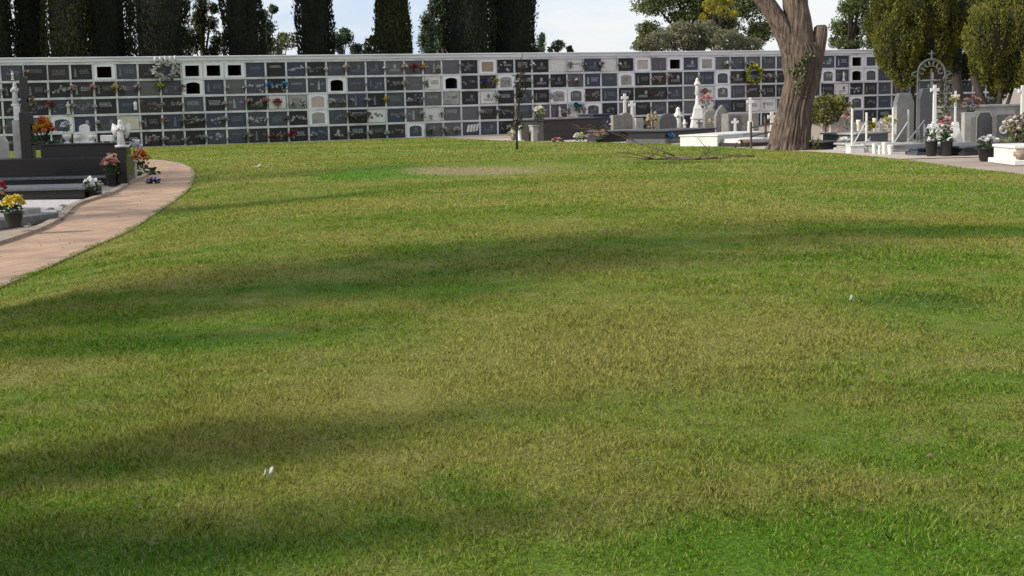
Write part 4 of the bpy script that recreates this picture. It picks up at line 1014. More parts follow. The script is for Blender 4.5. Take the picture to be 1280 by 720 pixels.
p0, p1, p2_, p3, p4 = G(1065, 191), G(1083, 186.5), G(1116, 187.5), G(1135, 182.5), G(1155, 181)
railing('grave_railing', 'white painted tube railing with a white foot block before the pale vases', [p0, p1, G(1101, 182)], S(50, p0.y), 'whitepaint', .034, (.2,), True, [S(55, p0.y), S(48, p0.y), S(30, p0.y)])
railing('grave_railing', 'white tube railing with slanting bars before the grey steles', [p2_, p3, p4, G(1172, 178)], S(44, p2_.y), 'whitepaint', .032, (.12,), True, [S(53, p2_.y), S(48, p2_.y), S(28, p2_.y), S(28, p2_.y)])
t = tomb('small white concrete foot block under the white railing', p0 + Vector((0, 0, 0)), .2, [('block_body', -.2, .2, -.32, -.05, 0, .18, 'marble'), ('block_cap', -.22, .22, -.34, -.05, .182, .22, 'marble')], 'foot_block', 'block')
def grave_vase(label, u, vb, hp, wp_, m='marble'):
    p = G(u, vb); h, r = S(hp, p.y), S(wp_, p.y) / 2
    b = MB(); b.lathe([(r * .8, 0), (r * .85, h * .05), (r * .7, h * .2), (r * .9, h * .7), (r, h * .9), (r * 1.1, h), (r * .8, h)], 12)
    o = b.build('grave_vase', M[m], None, True); o.location = p; return tag(o, label, 'vase', None)
for lb, u, vb, hp, w__ in (('white cup shaped vase, first of the low row right of the white railing', 1093, 192.5, 13, 6.5), ('slim white vase, second of the low row right of the white railing', 1099.5, 193, 11, 4.5), ('tallest white vase of the low row beside the pavement', 1105.5, 193, 15, 7), ('short wide white vase, last of the low row beside the pavement', 1113, 193, 11, 8)):
    grave_vase(lb, u, vb, hp, w__)
for lb, u, vb, hp, w__ in (('tall white vase behind the white tube railing', 1073, 178, 28, 6), ('thin tall white vase right of a lime bouquet', 1093, 178, 30, 5), ('thin tall cream vase left of the pale yellow bouquet', 1102, 178, 26, 5)):
    grave_vase(lb, u, vb, hp, w__, 'cream')
bouquet('flower_bouquet', 'lime green bouquet behind the white tube railing', 'bouquet', lift(1087, 166, G(1087, 180).y), .42, .34, ['lime yellow', 'yellow'], 0, n=16, simple=True, br=.08, green='leafpale')
bouquet('flower_bouquet', 'pale yellow bouquet left of the first grey stele', 'bouquet', lift(1110, 163, G(1110, 180).y), .55, .42, ['cream', 'lime yellow', 'white'], 0, n=20, simple=True, br=.08, green='leafpale')
long_tomb('grey granite tomb covered with vases behind the white tube railing', 1070, 1114, (186.5, 184), 20, 1.4, 'greygran', 'palegrey')
long_tomb('pale low tomb bed behind the slanting bars', 1116, 1160, (190.5, 188.5), 10, 2.6, 'palegrey')
def back(t, w, h, th):
    b = MB(); b.box(w * .54, w * .74, -th * .3, th * .5, .05, h * .93, .01); b.build('side_slab', M['black'], t)
headstone('tall pale grey stele with clipped corners behind the slanting bars', 1129, 178, 25, 61, 'clip', 'palegrey', .3, .22, extra=back)
headstone('tall darker grey stele next to the wrought iron arch', 1156, 178.5, 21, 67, 'clip', 'greygran', .3, .22)
b = MB()
# wrought iron arch
pa, pb_ = G(1146, 184), G(1180, 183); d = pb_ - pa; hw_ = d.length / 2
t = thing('iron_arch', 'tall wrought iron arch over the white cross with curled ends', 'iron arch', (pa + pb_) / 2, math.atan2(d.y, d.x))
hs = S(91, pa.y); top_ = S(17, pa.y)
for s in (-1, 1):
    q = MB(); q.tube([(s * hw_, 0, 0), (s * hw_, 0, hs * .5), (s * hw_, 0, hs)], .02, 8); q.build('post', M['greyiron'], t)
q = MB(); q.tube([(hw_ * math.cos(PI * i / 16), 0, hs + top_ * math.sin(PI * i / 16)) for i in range(17)], .022, 8)
for s in (-1, 1): q.tube([(s * (hw_ + .02 + .20 * math.sin(k * .5) * (1 - k / 14)), 0, hs + .05 - .28 * (k / 12)) for k in range(12)], .018, 6)
q.tube([(0, 0, hs + top_), (0, 0, hs + top_ + .25)], .02, 6); q.tube([(-.09, 0, hs + top_ + .16), (.09, 0, hs + top_ + .16)], .018, 6); q.build('arch_bar', M['greyiron'], t)
q = MB()
for i in range(7):
    an = PI * (i + .5) / 7; x, z = hw_ * .72 * math.cos(an), hs + top_ * .72 * math.sin(an)
    q.tube([(x + .085 * math.cos(k), 0, z + .085 * math.sin(k)) for k in np.linspace(0, 5.4, 9)], .014, 5)
q.tube([(-hw_, 0, hs - .22), (hw_, 0, hs - .22)], .018, 6); q.tube([(0, 0, hs - .5), (0, 0, hs + .12)], .018, 6); q.build('scroll_work', M['greyiron'], t)
q = MB()
for i in range(230):
    z = random.uniform(.5, hs * .92); a_ = random.uniform(0, 6.28); q.leaf((hw_ + math.cos(a_) * .06, math.sin(a_) * .06, z), (math.cos(a_), math.sin(a_), .3), random.uniform(.10, .2), .07)
o = q.build('dry_creeper', M['olive']); o.location = t.location; o.rotation_euler = t.rotation_euler; tag(o, 'grey dry creeper climbing the right post of the iron arch', 'creeper')
cross('tall white cross on a high pedestal under the iron arch', 1167.5, 187, 11, 80, 'marble', .40, 1.75, 0, .1, .34, 1.7)
cross('white cross on a flared white pedestal right of the iron arch', 1193.5, 185.5, 10.5, 71, 'marble', .46, 2.2, 0, .1, .22, 2.3)
long_tomb('low white tomb base under the tall cross', 1150, 1188, (188.3, 187.5), 5, 1.6, 'marble')
bouquet('flower_bouquet', 'pale lime rosette of flowers hanging on the cross with flared pedestal', 'bouquet', lift(1193, 131, G(1193.5, 185.5).y - .12), .32, .24, ['cream', 'lime yellow'], 0, n=16, simple=True, br=.055, green='leafpale')
bouquet('flower_bouquet', 'crimson and pale pink flowers between the two tall white crosses', 'bouquet', lift(1182, 172, G(1182, 187).y), .34, .62, ['crimson', 'pale pink', 'pink', 'white'], 0, n=18, simple=True, br=.055)
for lb, u in (('white lilies in a tall black pot before the tall white cross', 1164), ('white lilies with pink buds in a tall black pot before the flared pedestal', 1183)):
    bouquet('potted_flowers', lb, 'potted flowers', G(u, 195.3), .42, .44, ['white', 'white', 'pale pink'] if u > 1170 else ['white'], 0, (.15, .38, 'pot_black'), n=13, br=.04)
long_tomb('small dark planter box left of the first black pot', 1146, 1160, (194.5, 194), 10, .5, 'slate')
long_tomb('long low black granite tomb with grey top near the right border', 1206, 1275, (195.2, 191), 12, 1.9, 'black', 'slate')
headstone('narrow grey slab headstone behind the flared pedestal', 1209, 180, 13, 39, 'flat', 'palegrey', .2, .2)
headstone('grey headstone with clipped right corner and pale border', 1228, 182, 27, 43, 'clip', 'greygran', .2, .22, border='palegrey')
def ring(t, w, h, th):
    b = MB(); n = 18; x0, z0_ = -w * .2, h * .52; r0, r1 = w * .11, w * .17
    for i in range(n):
        a0, a1 = 2 * PI * i / n, 2 * PI * (i + 1) / n
        b.prism([(x0 + r0 * math.cos(a0), z0_ + r0 * math.sin(a0)), (x0 + r1 * math.cos(a0), z0_ + r1 * math.sin(a0)), (x0 + r1 * math.cos(a1), z0_ + r1 * math.sin(a1)), (x0 + r0 * math.cos(a1), z0_ + r0 * math.sin(a1))], -th / 2 - .03, -th / 2 - .002)
    b.build('ring_emblem', M['marble'], t); b = MB(); b.box(w * .02, w * .10, -th / 2 - .02, -th / 2 - .002, h * .42, h * .62); b.build('plaque', M['black'], t)
headstone('grey headstone with a pale ring emblem near the right border', 1257, 182, 32, 39, 'flat', 'greygran', .2, .22, extra=ring)
bouquet('flower_bouquet', 'big round cream hydrangea bouquet near the right border', 'bouquet', G(1266, 184), .70, .90, ['cream', 'beige', 'white'], 0, n=60, br=.06, green='leafpale')
bouquet('flower_bouquet', 'big brown dried bouquet at the right border', 'bouquet', G(1278, 184), .70, .95, ['brown', 'beige', 'brown'], 0, n=60, br=.05, green='olive')
cross('white cross on a pink stone at the right border', 1277, 183.5, 12, 76, 'marble', .45, 1.6, 0, .1, .32, 1.5)
bouquet('potted_flowers', 'white flowers in a squat black pot before the low black tomb', 'potted flowers', G(1234, 201), .50, .26, ['white'], 0, (.22, .30, 'pot_black'), n=20, br=.055)
a, c = G(1268, 206.5), G(1330, 205.0); d = c - a
tomb('white stepped marble tomb at the lower right border', a, math.atan2(d.y, d.x), [('step', 0, d.length, 0, 1.7, 0, .10, 'marble'), ('body', .10, d.length, .25, 1.62, .102, .34, 'marble'), ('top_slab', .07, d.length, .22, 1.65, .342, .40, 'marble')])
b = MB(); b.blob((0, 0, .11), .14, 2, .12, 1, 1, .85); o = b.build('dried_wreath', M['fl_beige'], None, True); o.location = G(1270, 206.0) + Vector((.14, .13, .10)); tag(o, 'round brown dried flower ball on the step of the white marble tomb', 'flower ball')
bouquet('flower_bouquet', 'mauve and orange flowers between the two clipped grey headstones', 'bouquet', lift(1214, 147, G(1214, 182).y + 3), .8, .7, ['salmon', 'brown', 'beige', 'mauve'], 0, n=18, simple=True, br=.09)
t = tomb('grey stone ledge behind the clipped grey headstones', G(1196, 178), .2, [('body', 0, 3.4, .6, 1.4, 0, 1.05, 'palegrey'), ('top_slab', -.04, 3.44, .56, 1.44, 1.053, 1.12, 'palegrey')])

# ------------------------------------------------------------------ trees
def column_tree(label, u0, u1, Y, H, mname, lean=0, taper=.75, seed=0, rag=.12, base=.55):
    """a cypress: a ragged column of upright sprays; u0-u1 is its width above the wall"""
    rg = np.random.default_rng(seed)
    vt = 40; pc = at_depth((u0 + u1) / 2, vt, Y); W = (u1 - u0) / F * Y
    t = thing('cypress_tree', label, 'tree', (pc.x, Y, -.01))
    def rad(z): 
        f = np.clip(z / H, 0, 1)
        return W / 2 * np.where(f < .12, base + (1 - base) * f / .12, np.where(f < .5, 1.0, np.clip(1 - ((f - .5) / .5) ** 1.7, .02, 1)))
    b = MB(); b.tube([(0, 0, 0), (0.03, 0, H * .3), (0, 0, H * .6)], [W * .09, W * .07, W * .04], 8); b.build('trunk', M['darkbark'], t, True)
    n = int(30000 * max(W / 3.2, .6))
    z = rg.uniform(.35, H, n); a = rg.uniform(0, 2 * PI, n)
    lump = np.array([mnoise.noise(Vector((math.cos(q) * 1.4 + seed, math.sin(q) * 1.4, h * .55))) for q, h in zip(a, z)])
    r = rad(z) * (1 + rag * 2.0 * lump) * (1 - .24 * rg.uniform(0, 1, n) ** 2.0)
    r = r * np.where(rg.uniform(0, 1, n) < .10, rg.uniform(1.03, 1.20, n), 1)
    c = np.stack([np.cos(a) * r + lean * z, np.sin(a) * r, z], 1)
    out = np.stack([np.cos(a), np.sin(a), np.full(n, 2.0)], 1) + rg.normal(0, .35, (n, 3)); out /= np.linalg.norm(out, axis=1)[:, None]
    s = np.cross(out, rg.normal(0, 1, (n, 3))); s /= np.linalg.norm(s, axis=1)[:, None]
    l = rg.uniform(.08, .24, n)[:, None]; w_ = rg.uniform(.02, .045, n)[:, None]
    V = np.stack([c - out * l * .4, c + s * w_, c + out * l * .6, c - s * w_], 1).reshape(-1, 3)
    np_mesh('crown', V, 4, M[mname], t, rg.uniform(0, 1, n) * .6 + np.clip(lump + .5, 0, 1) * .4)
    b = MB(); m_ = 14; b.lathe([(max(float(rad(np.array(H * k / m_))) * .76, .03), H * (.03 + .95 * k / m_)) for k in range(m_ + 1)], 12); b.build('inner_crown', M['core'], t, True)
    return t
def wallY(u): 
    # depth of the wall's front under pixel column u
    x = (u - 640) / F; s = (WALL_O.x - x * WALL_O.y) / (x * math.sin(WYAW) - math.cos(WYAW)); return WALL_O.y + s * math.sin(WYAW)
CY = [('dark cypress cut by the left border behind the niche wall', -42, 19, 6, 13, 'cypress'), ('narrow dark cypress, second from the left border', 20, 57, 6.5, 14, 'cypress'), ('broad dark cypress with brownish tint, left of a narrow sky gap', 56, 112, 5.5, 15, 'cypress2'),
      ('broad dark cypress standing close against the brownish one', 104, 162, 6, 15, 'cypress'), ('very dark wide cypress right of the narrow sky gap', 163, 236, 5, 15, 'cypress'), ('dark cypress above the three square openings of the wall', 279, 328, 5, 14, 'cypress'),
      ('free standing dark cypress with sky on both sides and shrubs at its foot', 372, 417, 5, 14, 'cypress'), ('free standing olive green cypress tapering upward, in front of blue sky', 468, 514, 5, 10.5, 'cypress2'),
      ('broad very dark cypress left of its twin, right of the pale leafy tree', 556, 616, 5, 15, 'cypress'), ('broad very dark cypress beside the white cloud', 608, 671, 5.5, 14, 'cypress')]
for i, (lb, u0, u1, dy, H, mn) in enumerate(CY):
    column_tree(lb, u0, u1, wallY((u0 + u1) / 2) + dy, H, mn, seed=40 + i, rag=.15 if i < 6 else .11)['group'] = 'cypresses behind the niche wall'

def clump_tree(name, label, base, crowns, leaf, m, trunkr, seed, trunk_m='darkbark', n_per=700, cat='tree', up=.0, limbs=True, shell=.45):
    """crowns: (x, y, z, rx, ry, rz) relative to the foot"""
    rg = np.random.default_rng(seed)
    t = thing(name, label, cat, base)
    b = MB(); hz = max(c[2] for c in crowns)
    low = min(c[2] for c in crowns)
    b.tube([(0, 0, 0), (trunkr * .4, 0, low * .5), (0, 0, low), (trunkr * .3, 0, hz * .95)], [trunkr * 1.3, trunkr, trunkr * .75, trunkr * .25], 9)
    if limbs:
        for c in crowns:
            b.tube([(0, 0, max(.3, min(low * .8, c[2] * .6))), (c[0] * .5, c[1] * .5, c[2] * .82), (c[0] * .95, c[1] * .95, c[2])], [trunkr * .45, trunkr * .28, trunkr * .1], 6)
    b.build('trunk', M[trunk_m], t, True)
    C = []
    for cx, cy, cz, rx, ry, rz in crowns:
        n = int(n_per * max(rx * rz, .15) / 1.0)
        q = rg.normal(0, 1, (n, 3)); q /= np.linalg.norm(q, axis=1)[:, None]
        lump = np.array([mnoise.noise(Vector(k) * 2.0 + Vector((cx, cz, seed))) for k in q])
        q *= ((1 - shell * rg.uniform(0, 1, n) ** 1.5) * (1 + .55 * lump))[:, None]
        C.append(q * np.array([rx, ry, rz]) + np.array([cx, cy, cz]))
    np_leaves('crown', np.concatenate(C), leaf, leaf * .5, M[m], t, up)
    return t
def bt(u, v, Y, base): # point seen at (u, v) at depth Y relative to a foot
    p = at_depth(u, v, Y); return (p.x - base.x, p.y - base.y, p.z - base.z)
def far_tree(name, label, u, Y, blobs, leaf, m, tr, seed, n_per=700, up=0, gap=1.0, cat='tree', shell=.45):
    base = Vector((at_depth(u, 120, Y).x, Y, -.01)); k = Y / F; leaf *= .42; n_per *= 5
    cs = []
    if shell == .9: n_per *= 1.7
    for i, (bu, bv, rw, rh) in enumerate(blobs):
        if shell == .9: rw *= 1.15; rh *= 1.12
        q = bt(bu, bv, Y, base); cs.append((q[0], q[1] + ((i * 37) % 7 - 3) * .3, q[2], rw * k, rw * k * .8, rh * k))
    return clump_tree(name, label, base, cs, leaf, m, tr, seed, n_per=n_per, up=up, cat=cat, shell=shell)
# feathery tree between two cypresses, and shrubs
far_tree('feathery_conifer', 'thin feathery conifer with olive lower half between two dark cypresses', 256, 72, [(247, 52, 12, 16), (252, 28, 10, 14), (262, 30, 8, 9), (268, 52, 9, 12), (256, 8, 9, 12), (258, -18, 8, 14), (243, 20, 5, 6), (272, 12, 5, 6), (268, 66, 9, 10)], .30, 'cypress2', .16, 3, 520, .6, shell=.9)
far_tree('broadleaf_tree', 'dark ragged tree against the right side of the cypress above the openings', 332, 74, [(331, 20, 9, 8), (336, 34, 9, 9), (331, 48, 9, 10), (338, 10, 5, 5), (333, 60, 10, 8)], .32, 'broad', .14, 4, 520, .3, shell=.9)
far_tree('bush', 'low dark green bush over the wall left of a free standing cypress', 350, 76, [(347, 58, 14, 9), (362, 52, 11, 10), (352, 46, 7, 6), (340, 66, 14, 8)], .30, 'pine', .12, 5, 600, cat='bush')
far_tree('broadleaf_tree', 'loose pale green tree right of the free standing cypress', 428, 77, [(424, 54, 9, 12), (434, 48, 8, 9), (430, 40, 5, 5), (441, 60, 5, 6)], .34, 'broad', .14, 6, 520, shell=.9)
far_tree('bush', 'small green bush peeping over the wall beside the loose pale tree', 449, 78, [(450, 61, 5, 5), (446, 66, 8, 4)], .25, 'broad', .08, 7, 700, cat='bush')
far_tree('bush', 'dark green bush at the foot of the tapering olive cypress', 462, 74, [(462, 58, 6, 9), (466, 50, 4, 6), (459, 65, 7, 5)], .25, 'cypress2', .1, 8, 800, .4, cat='bush')
far_tree('broadleaf_tree', 'pale grey green leafy tree left of the twin dark cypresses', 540, 78, [(535, 30, 8, 12), (532, 50, 9, 12), (543, 12, 9, 12), (546, 40, 10, 14), (540, 62, 12, 8), (548, -10, 12, 14)], .34, 'broad', .2, 9, 520, shell=.9)
far_tree('conifer', 'olive green conifer pressed between the pale leafy tree and the dark cypress', 556, 76, [(556, 40, 9, 22), (555, 12, 8, 18), (556, -15, 6, 14), (556, 62, 10, 10)], .30, 'cypress2', .15, 10, 800, .6)
far_tree('broadleaf_tree', 'thin dark tree behind the right edge of the twin cypresses', 676, 82, [(676, 54, 5, 10), (673, 64, 7, 6), (678, 46, 3, 5)], .28, 'broad', .1, 11, 500, shell=.9)
far_tree('far_tree', 'small dark round tree far beyond the wall under the white cloud', 698, 130, [(697, 58, 9, 5), (690, 62, 7, 4), (699, 53, 5, 3)], .5, 'cypress', .2, 12, 300)
far_tree('far_tree', 'smallest dark tree far beyond the wall, right of the round one', 711, 130, [(711, 61, 4, 3.5), (713, 64, 4, 2)], .45, 'cypress', .15, 13, 300)
# right group
far_tree('pine_tree', 'spreading pine with dark open crown above the olive bush right of the cloud', 868, 92, [(815, 8, 24, 13), (842, -6, 28, 16), (812, 36, 16, 10), (806, 50, 9, 9), (850, 22, 20, 10), (880, 8, 30, 20), (905, 30, 24, 18), (925, 6, 30, 22), (948, 40, 20, 16), (870, -28, 40, 22), (930, -30, 40, 24), (800, 56, 8, 7)], .40, 'pine', .34, 14, 620, shell=.7)
far_tree('bush', 'big rounded grey olive bush rising over the wall in front of the pine', 862, 80, [(800, 58, 12, 7), (822, 52, 18, 12), (850, 45, 22, 17), (880, 44, 22, 17), (910, 52, 20, 13), (935, 56, 18, 10)], .30, 'olive', .2, 15, 1300, .3, cat='bush')
far_tree('yellowing_tree', 'tree with a yellow leaved branch hanging at the top beside the pine', 893, 86, [(884, 8, 7, 9), (889, -4, 10, 8), (880, 22, 4, 5), (905, 12, 8, 6), (915, 18, 5, 4), (908, 2, 8, 5)], .32, 'yellowleaf', .12, 16, 420, shell=.9)
far_tree('pine_tree', 'green pine right of the thick trunk, over the end of the wall', 1062, 86, [(1056, 12, 14, 12), (1074, 4, 16, 16), (1052, 34, 13, 12), (1068, 36, 18, 14), (1086, 26, 14, 20), (1060, 54, 20, 9), (1046, 52, 7, 7), (1078, -20, 24, 16), (1090, 54, 14, 9)], .36, 'pine', .3, 17, 700, shell=.75)
far_tree('broadleaf_tree', 'dark tree filling the gap between the two rounded conifers', 1195, 74, [(1190, 10, 34, 30), (1200, 60, 24, 26), (1185, -30, 50, 24), (1206, 90, 18, 16), (1172, 40, 26, 30)], .34, 'cypress', .3, 18, 620)

def fan_conifer(label, u, vb, Y, blobs, tr, seed, trunk_pts):
    """a rounded thuja: dense upright fans over a few bare stems"""
    base = Vector((at_depth(u, vb, Y).x, Y, -.01)); k = Y / F; rg = np.random.default_rng(seed)
    t = thing('rounded_conifer', label, 'tree', base)
    b = MB()
    for pts, r0, r1 in trunk_pts:
        P = [Vector(bt(*q, Y, base)) for q in pts]; b.tube(P, list(np.linspace(r0, r1, len(P))), 8)
    b.build('trunk', M['darkbark'], t, True)
    C, D = [], []
    core = MB()
    for i, (bu, bv, rw, rh) in enumerate(blobs):
        q0 = bt(bu, bv, Y, base); off = ((i * 53) % 5 - 2) * .25
        cx, cy, cz, rx, ry, rz = q0[0], q0[1] + off, q0[2], rw * k, rw * k * .85, rh * k
        n = int(7500 * rx * rz); q = rg.normal(0, 1, (n, 3)); q /= np.linalg.norm(q, axis=1)[:, None]
        lump = np.array([mnoise.noise(Vector((p[0] * 2.6, p[1] * 2.6, p[2] * 1.1)) + Vector((i, i, seed))) for p in q])
        q *= ((1 - .22 * rg.uniform(0, 1, n) ** 1.5) * (1 + .38 * lump))[:, None]
        C.append(q * np.array([rx, ry, rz]) + np.array([cx, cy, cz])); D.append(q)
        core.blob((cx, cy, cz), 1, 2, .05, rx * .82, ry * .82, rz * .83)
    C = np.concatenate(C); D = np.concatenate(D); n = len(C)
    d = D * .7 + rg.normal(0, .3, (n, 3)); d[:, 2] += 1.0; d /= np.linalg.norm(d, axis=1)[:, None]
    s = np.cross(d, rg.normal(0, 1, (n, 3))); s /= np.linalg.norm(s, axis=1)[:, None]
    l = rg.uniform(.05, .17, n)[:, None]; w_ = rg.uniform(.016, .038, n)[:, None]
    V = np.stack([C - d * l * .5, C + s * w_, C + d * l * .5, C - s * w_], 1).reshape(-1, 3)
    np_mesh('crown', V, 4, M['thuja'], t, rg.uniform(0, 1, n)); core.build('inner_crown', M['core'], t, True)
    return t
Ya, Yb = 58.0, 54.0
fan_conifer('big rounded yellow green conifer over the right end of the niche wall', 1130, 172, Ya, [(1118, 55, 27, 42), (1140, 30, 40, 45), (1150, 0, 42, 40), (1112, 28, 22, 34), (1165, 50, 30, 42), (1128, 88, 18, 22), (1120, -10, 30, 34), (1195, 10, 26, 50), (1148, 78, 20, 24)], .2, 5,
            [([(1130, 178), (1132, 140), (1128, 108), (1120, 70)], .16, .08), ([(1134, 178), (1138, 130), (1146, 90), (1156, 50)], .12, .05), ([(1126, 178), (1124, 130), (1118, 100)], .09, .05)])
fan_conifer('second rounded yellow green conifer cut by the right border', 1246, 176, Yb, [(1232, 50, 28, 38), (1252, 25, 34, 34), (1275, 40, 36, 48), (1240, 84, 22, 22), (1262, 85, 26, 28), (1290, 80, 26, 40), (1252, 108, 12, 16), (1295, 10, 30, 34)], .2, 6,
            [([(1247, 178), (1247, 150), (1250, 120), (1256, 90)], .15, .08), ([(1240, 178), (1238, 150), (1226, 120), (1216, 96)], .20, .12), ([(1252, 178), (1256, 140), (1266, 110)], .1, .06)])

# ---- the big old trunk
def big_tree():
    base = G(985, 187.5); Y = base.y
    t = thing('old_tree', 'thick forked old tree trunk with furrowed bark on the lawn edge', 'tree', (base.x, base.y, 0))
    P = lambda u, v: Vector(bt(u, v, Y, Vector((base.x, base.y, 0))))
    k = Y / F
    b = MB()
    stem = [P(987, 196), P(987, 188), P(987.5, 184), P(988, 178), P(989.5, 168), P(992, 155), P(994, 140), P(997, 125), P(1000, 110), P(1003, 95), P(1003, 82), P(1002, 70), P(1000, 58), P(999, 48), P(998, 38)]
    rad = [x * k for x in (28.5, 26.5, 25.2, 24, 23, 21.5, 19.6, 18.8, 19.2, 21.2, 23.5, 23, 20, 15, 6)]
    Sm = cr_spline(stem, 4); Rm = list(np.interp(np.linspace(0, len(rad) - 1, len(Sm)), range(len(rad)), rad))
    b.tube(Sm, Rm, 150, .05, .13)
    def limb(pts, r):
        L_ = cr_spline([P(*q[:2]) + Vector((0, q[2] if len(q) > 2 else 0, 0)) for q in pts], 5); b.tube(L_, list(np.interp(np.linspace(0, len(r) - 1, len(L_)), range(len(r)), [x * k for x in r])), 56, .06, .09)
    limb([(996, 72), (984, 46), (970, 22), (955, 0), (935, -26), (905, -60)], [17, 13, 11.5, 10.5, 9, 7])
    limb([(1001, 72), (1000, 45), (998, 25), (994, 0), (999, -40), (1010, -80)], [20, 16.5, 15.5, 15, 13, 8])
    limb([(1010, 96, 0), (1016, 78, -.05), (1021, 62, -.1), (1024, 46, -.12), (1025, 35, -.12), (1025, 31.5, -.12)], [14, 11, 9, 8.5, 8, 5])
    for a_ in range(7):
        an = a_ * .9 + .3; r = 22 * k
        b.tube([Vector((math.cos(an) * r * .6, math.sin(an) * r * .6, .32)), Vector((math.cos(an) * r * .95, math.sin(an) * r * .95, .10)), Vector((math.cos(an) * r * 1.35, math.sin(an) * r * 1.35, -.06))], [.13, .12, .05], 10)
    b.build('trunk', M['bark'], t, True)
    rr_ = random.Random(9)
    for (u, v, n_) in ((1000, 78, 20), (1006, 72, 14), (992, 86, 16), (984, 92, 10), (998, 92, 14), (994, 110, 16)):
        q = MB()
        for i in range(n_):
            c = P(u + rr_.uniform(-6, 6), v + rr_.uniform(-6, 6)); c.y = -22 * k + abs((u - 1001) * k) * .4 - .02
            q.leaf(c, (rr_.uniform(-1, 1), -1.2, rr_.uniform(-.4, 1)), rr_.uniform(.10, .2), .09)
        q.build('leaf_sprout', M['leafpale'], t)
    # crown above the frame
    C = []; rg = np.random.default_rng(77)
    for (x, y, z, r) in ((-3.5, .5, 7.2, 1.6), (-1.6, -.8, 8.6, 1.9), (.6, .6, 9.4, 2.0), (1.4, -.9, 7.6, 1.5), (-2.4, 1.4, 9.6, 1.6), (2.2, .8, 9.0, 1.5), (-.4, 0, 10.8, 1.7)):
        n = 900; p = rg.normal(0, 1, (n, 3)); p /= np.linalg.norm(p, axis=1)[:, None]; p *= (rg.uniform(.4, 1, n) ** .5 * r)[:, None]; C.append(p * np.array([1, 1, .75]) + np.array([x, y, z]))
    np_leaves('crown', np.concatenate(C), .22, .11, M['pine'], t)
big_tree()

# ---- young sapling, fallen branch, litter
p = GL(646, 187.5); Ysap = p.y
t = thing('sapling', 'thin bare sapling with dark stem standing alone on the lawn', 'sapling', p)
b = MB(); hS = at_depth(653, 66, Ysap).z - p.z; dx = at_depth(653, 66, Ysap).x - p.x
b.tube([(0, 0, -.03), (.02, 0, hS * .25), (dx * .45, .02, hS * .5), (dx * .7, -.02, hS * .78), (dx, 0, hS)], [.045, .036, .028, .02, .010], 7)
rs = random.Random(5)
for i in range(16):
    f = .28 + .68 * i / 16; s = rs.choice((-1, 1)); c = Vector((dx * f * .98, 0, hS * f)); l = rs.uniform(.12, .42) * (1.15 - f)
    b.tube([c, c + Vector((s * l * .4, rs.uniform(-.1, .1), l * .6)), c + Vector((s * l * .6, rs.uniform(-.15, .15), l * 1.2))], [.012, .009, .004], 5)
b.build('trunk', M['darkbark'], t, True)
q = MB()
for i in range(230):
    f = rs.choice((rs.uniform(.2, .34), rs.uniform(.5, .9), rs.uniform(.55, .7))); q.leaf((dx * f + rs.gauss(0, .09), rs.gauss(0, .09), hS * f), (rs.uniform(-1, 1), rs.uniform(-1, 1), rs.uniform(-1, .6)), rs.uniform(.09, .17), .055)
q.build('leaves', M['cypress2'], t)
t = thing('tree_stake', 'thin pale wooden stake leaning beside the sapling', 'stake', GL(651, 186.5) + Vector((-.12, .1, .0)))
q = MB(); q.tube([(0, 0, 0), (-.02, 0, .7), (-.05, 0, 1.55)], [.022, .021, .020], 7); q.build('pole', M['wood'], t, True)
q = MB(); q.tube([(-.08 + .05 * math.cos(k), .05 * math.sin(k), 1.2) for k in np.linspace(0, 6.2, 10)], .010, 5); q.build('tie', M['pot_black'], t)

b = MB(); rs = random.Random(14)
def twig(c, d, l, r, lev):
    pts = [c]; d = Vector(d).normalized()
    for i in range(5):
        d = (d + Vector((rs.gauss(0, .22), rs.gauss(0, .18), rs.gauss(0, .10) - .07))).normalized(); pts.append(pts[-1] + d * l / 5)
        if pts[-1].z < .02: pts[-1].z = .03; d.z = abs(d.z) * .5
    b.tube(pts, [r * (1 - .16 * i) for i in range(6)], 6)
    if lev:
        for i in range(5 if lev == 2 else 3):
            twig(pts[rs.randint(1, 5)], d + Vector((rs.gauss(0, .9), rs.gauss(0, .7), rs.gauss(.02, .25))), l * rs.uniform(.35, .6), r * .5, lev - 1)
pb0 = G(916, 203); pb1 = G(826, 192)
for c, d, l, r in (((0, 0, .06), (-1, .25, .12), 2.3, .035), ((-.2, .15, .05), (-1, .05, .04), 1.7, .028), ((-.9, .3, .1), (-1, .6, .35), 1.6, .022), ((.9, .35, .05), (-1, .1, .05), 1.2, .02)): twig(Vector(c), d, l, r, 2)
o = b.build('fallen_branch', M['wood'], None, True); o.location = GL(896, 203) + Vector((0, 0, .05)); tag(o, 'bare twiggy fallen branch lying on the lawn before the thick trunk', 'branch')
def litter(label, u, v, s, rz):
    p = GL(u, v); p.z += .03
    b = MB(); n = 6; vs = []
    for j in range(n + 1):
        for i in range(3): vs.append(((j / n - .5) * s, (i - 1) * s * .24 * math.sin(PI * min(max(j / n, .08), .94)), s * .10 * (j / n) + abs(i - 1) * s * .08 + .02 * math.sin(j * 1.7)))
    b.add(vs, [(j * 3 + i, j * 3 + i + 1, j * 3 + i + 4, j * 3 + i + 3) for j in range(n) for i in range(2)])
    o = b.build('paper_scrap', M['paper'], None, True); o.location = p; o.rotation_euler = (.3, -.2, rz)
    so_ = o.modifiers.new('thickness', 'SOLIDIFY'); so_.thickness = .003; tag(o, label, 'litter')
litter('folded white paper scrap lying in the near grass', 338, 602, .046, .6)
litter('tiny white paper scrap on the right half of the lawn', 1064, 379, .045, 1.4)
litter('white paper scrap on the far left of the lawn near the path', 323, 210, .20, .2)

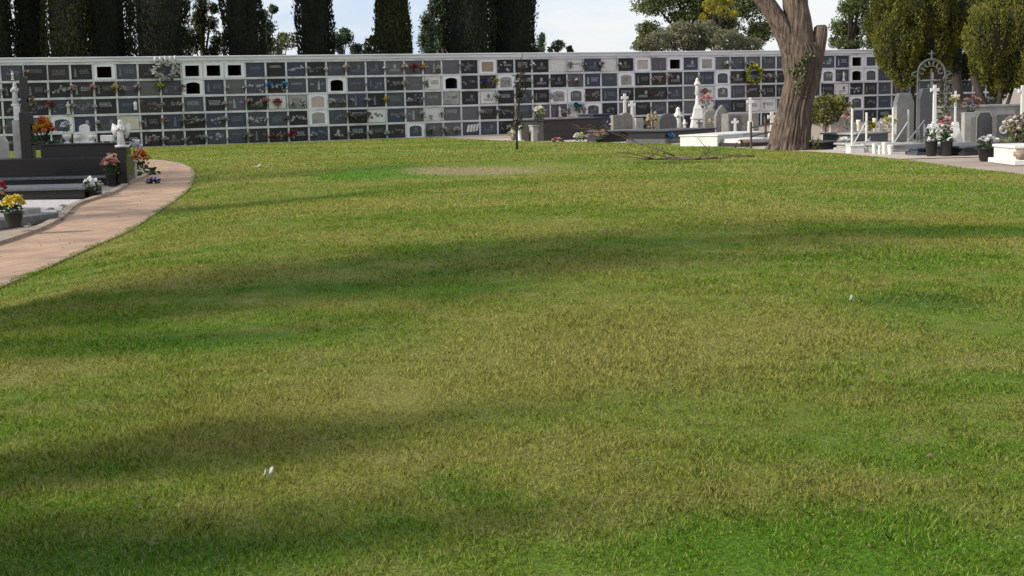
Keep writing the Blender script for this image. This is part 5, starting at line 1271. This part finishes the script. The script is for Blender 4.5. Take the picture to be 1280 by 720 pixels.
# ---- trees outside the frame on the left: their crowns shade the tombs and stripe the lawn
SH = Vector((.927, .375, 0)); tanE = math.tan(SUN_EL)
def shade(label, q, hc, rx, rz, n, seed, m='pine', leaf=.3):
    """tree whose crown of centre height hc throws its shadow on point q"""
    q = GL(*q); foot = Vector((q.x, q.y, 0)) - SH * ((hc - q.z) / tanE); rg = random.Random(seed)
    cs = [(rg.gauss(0, rx * .5), rg.gauss(0, rx * .5), hc + rg.gauss(0, rz * .5), rx * rg.uniform(.4, .62), rx * rg.uniform(.4, .62), rz * rg.uniform(.45, .7)) for _ in range(7)]
    return clump_tree('pine_tree', label, foot, cs, leaf, m, .28, seed, n_per=n, shell=.8)

for q_ in (((90, 402), 5.5, 1.0, .8, 220), ((330, 356), 6.5, 1.45, .9, 200), ((600, 330), 8.0, 1.7, 1.0, 180), ((860, 314), 9.5, 1.2, .8, 120), ((1170, 288), 11.0, 1.2, 1.0, 260),
           ((170, 566), 4.2, .42, .42, 110), ((430, 552), 4.8, .40, .40, 80), ((120, 655), 3.8, .36, .36, 90), ((470, 655), 4.4, .42, .40, 60), ((60, 235), 9.0, 2.6, 3.0, 420), ((-30, 275), 7.5, 1.5, 2.2, 420), ((40, 222), 9.5, 2.2, 2.6, 420)):
    shade('pine tree standing outside the left edge of the view', *q_, seed=int(q_[1] * 31 + q_[0][0] * 7 + 900), leaf=.20)['group'] = 'pines outside the view'

b = MB(); rl = random.Random(31)
for i in range(105):
    if i < 45:
        k = rl.randint(22, 70); p = LEFT_EDGE[k].lerp(PATH_L[min(k, len(PATH_L) - 1)], rl.uniform(.05, .95)); z = .012
        if p.x > -4.3: continue
    else: p = GL(rl.uniform(10, 1270), rl.uniform(215, 700) if i < 75 else rl.uniform(195, 260)); z = p.z + .014
    a = rl.uniform(0, 6.28); b.cur = i % 2; b.leaf((p.x, p.y, z), (math.cos(a), math.sin(a), rl.uniform(.0, .35)), rl.uniform(.02, .04), .016)
o = b.build('fallen_leaves', [M['wood'], M['fl_brown']]); tag(o, 'dry brown fallen leaves strewn over the lawn and the path', 'leaves', None, 'stuff')
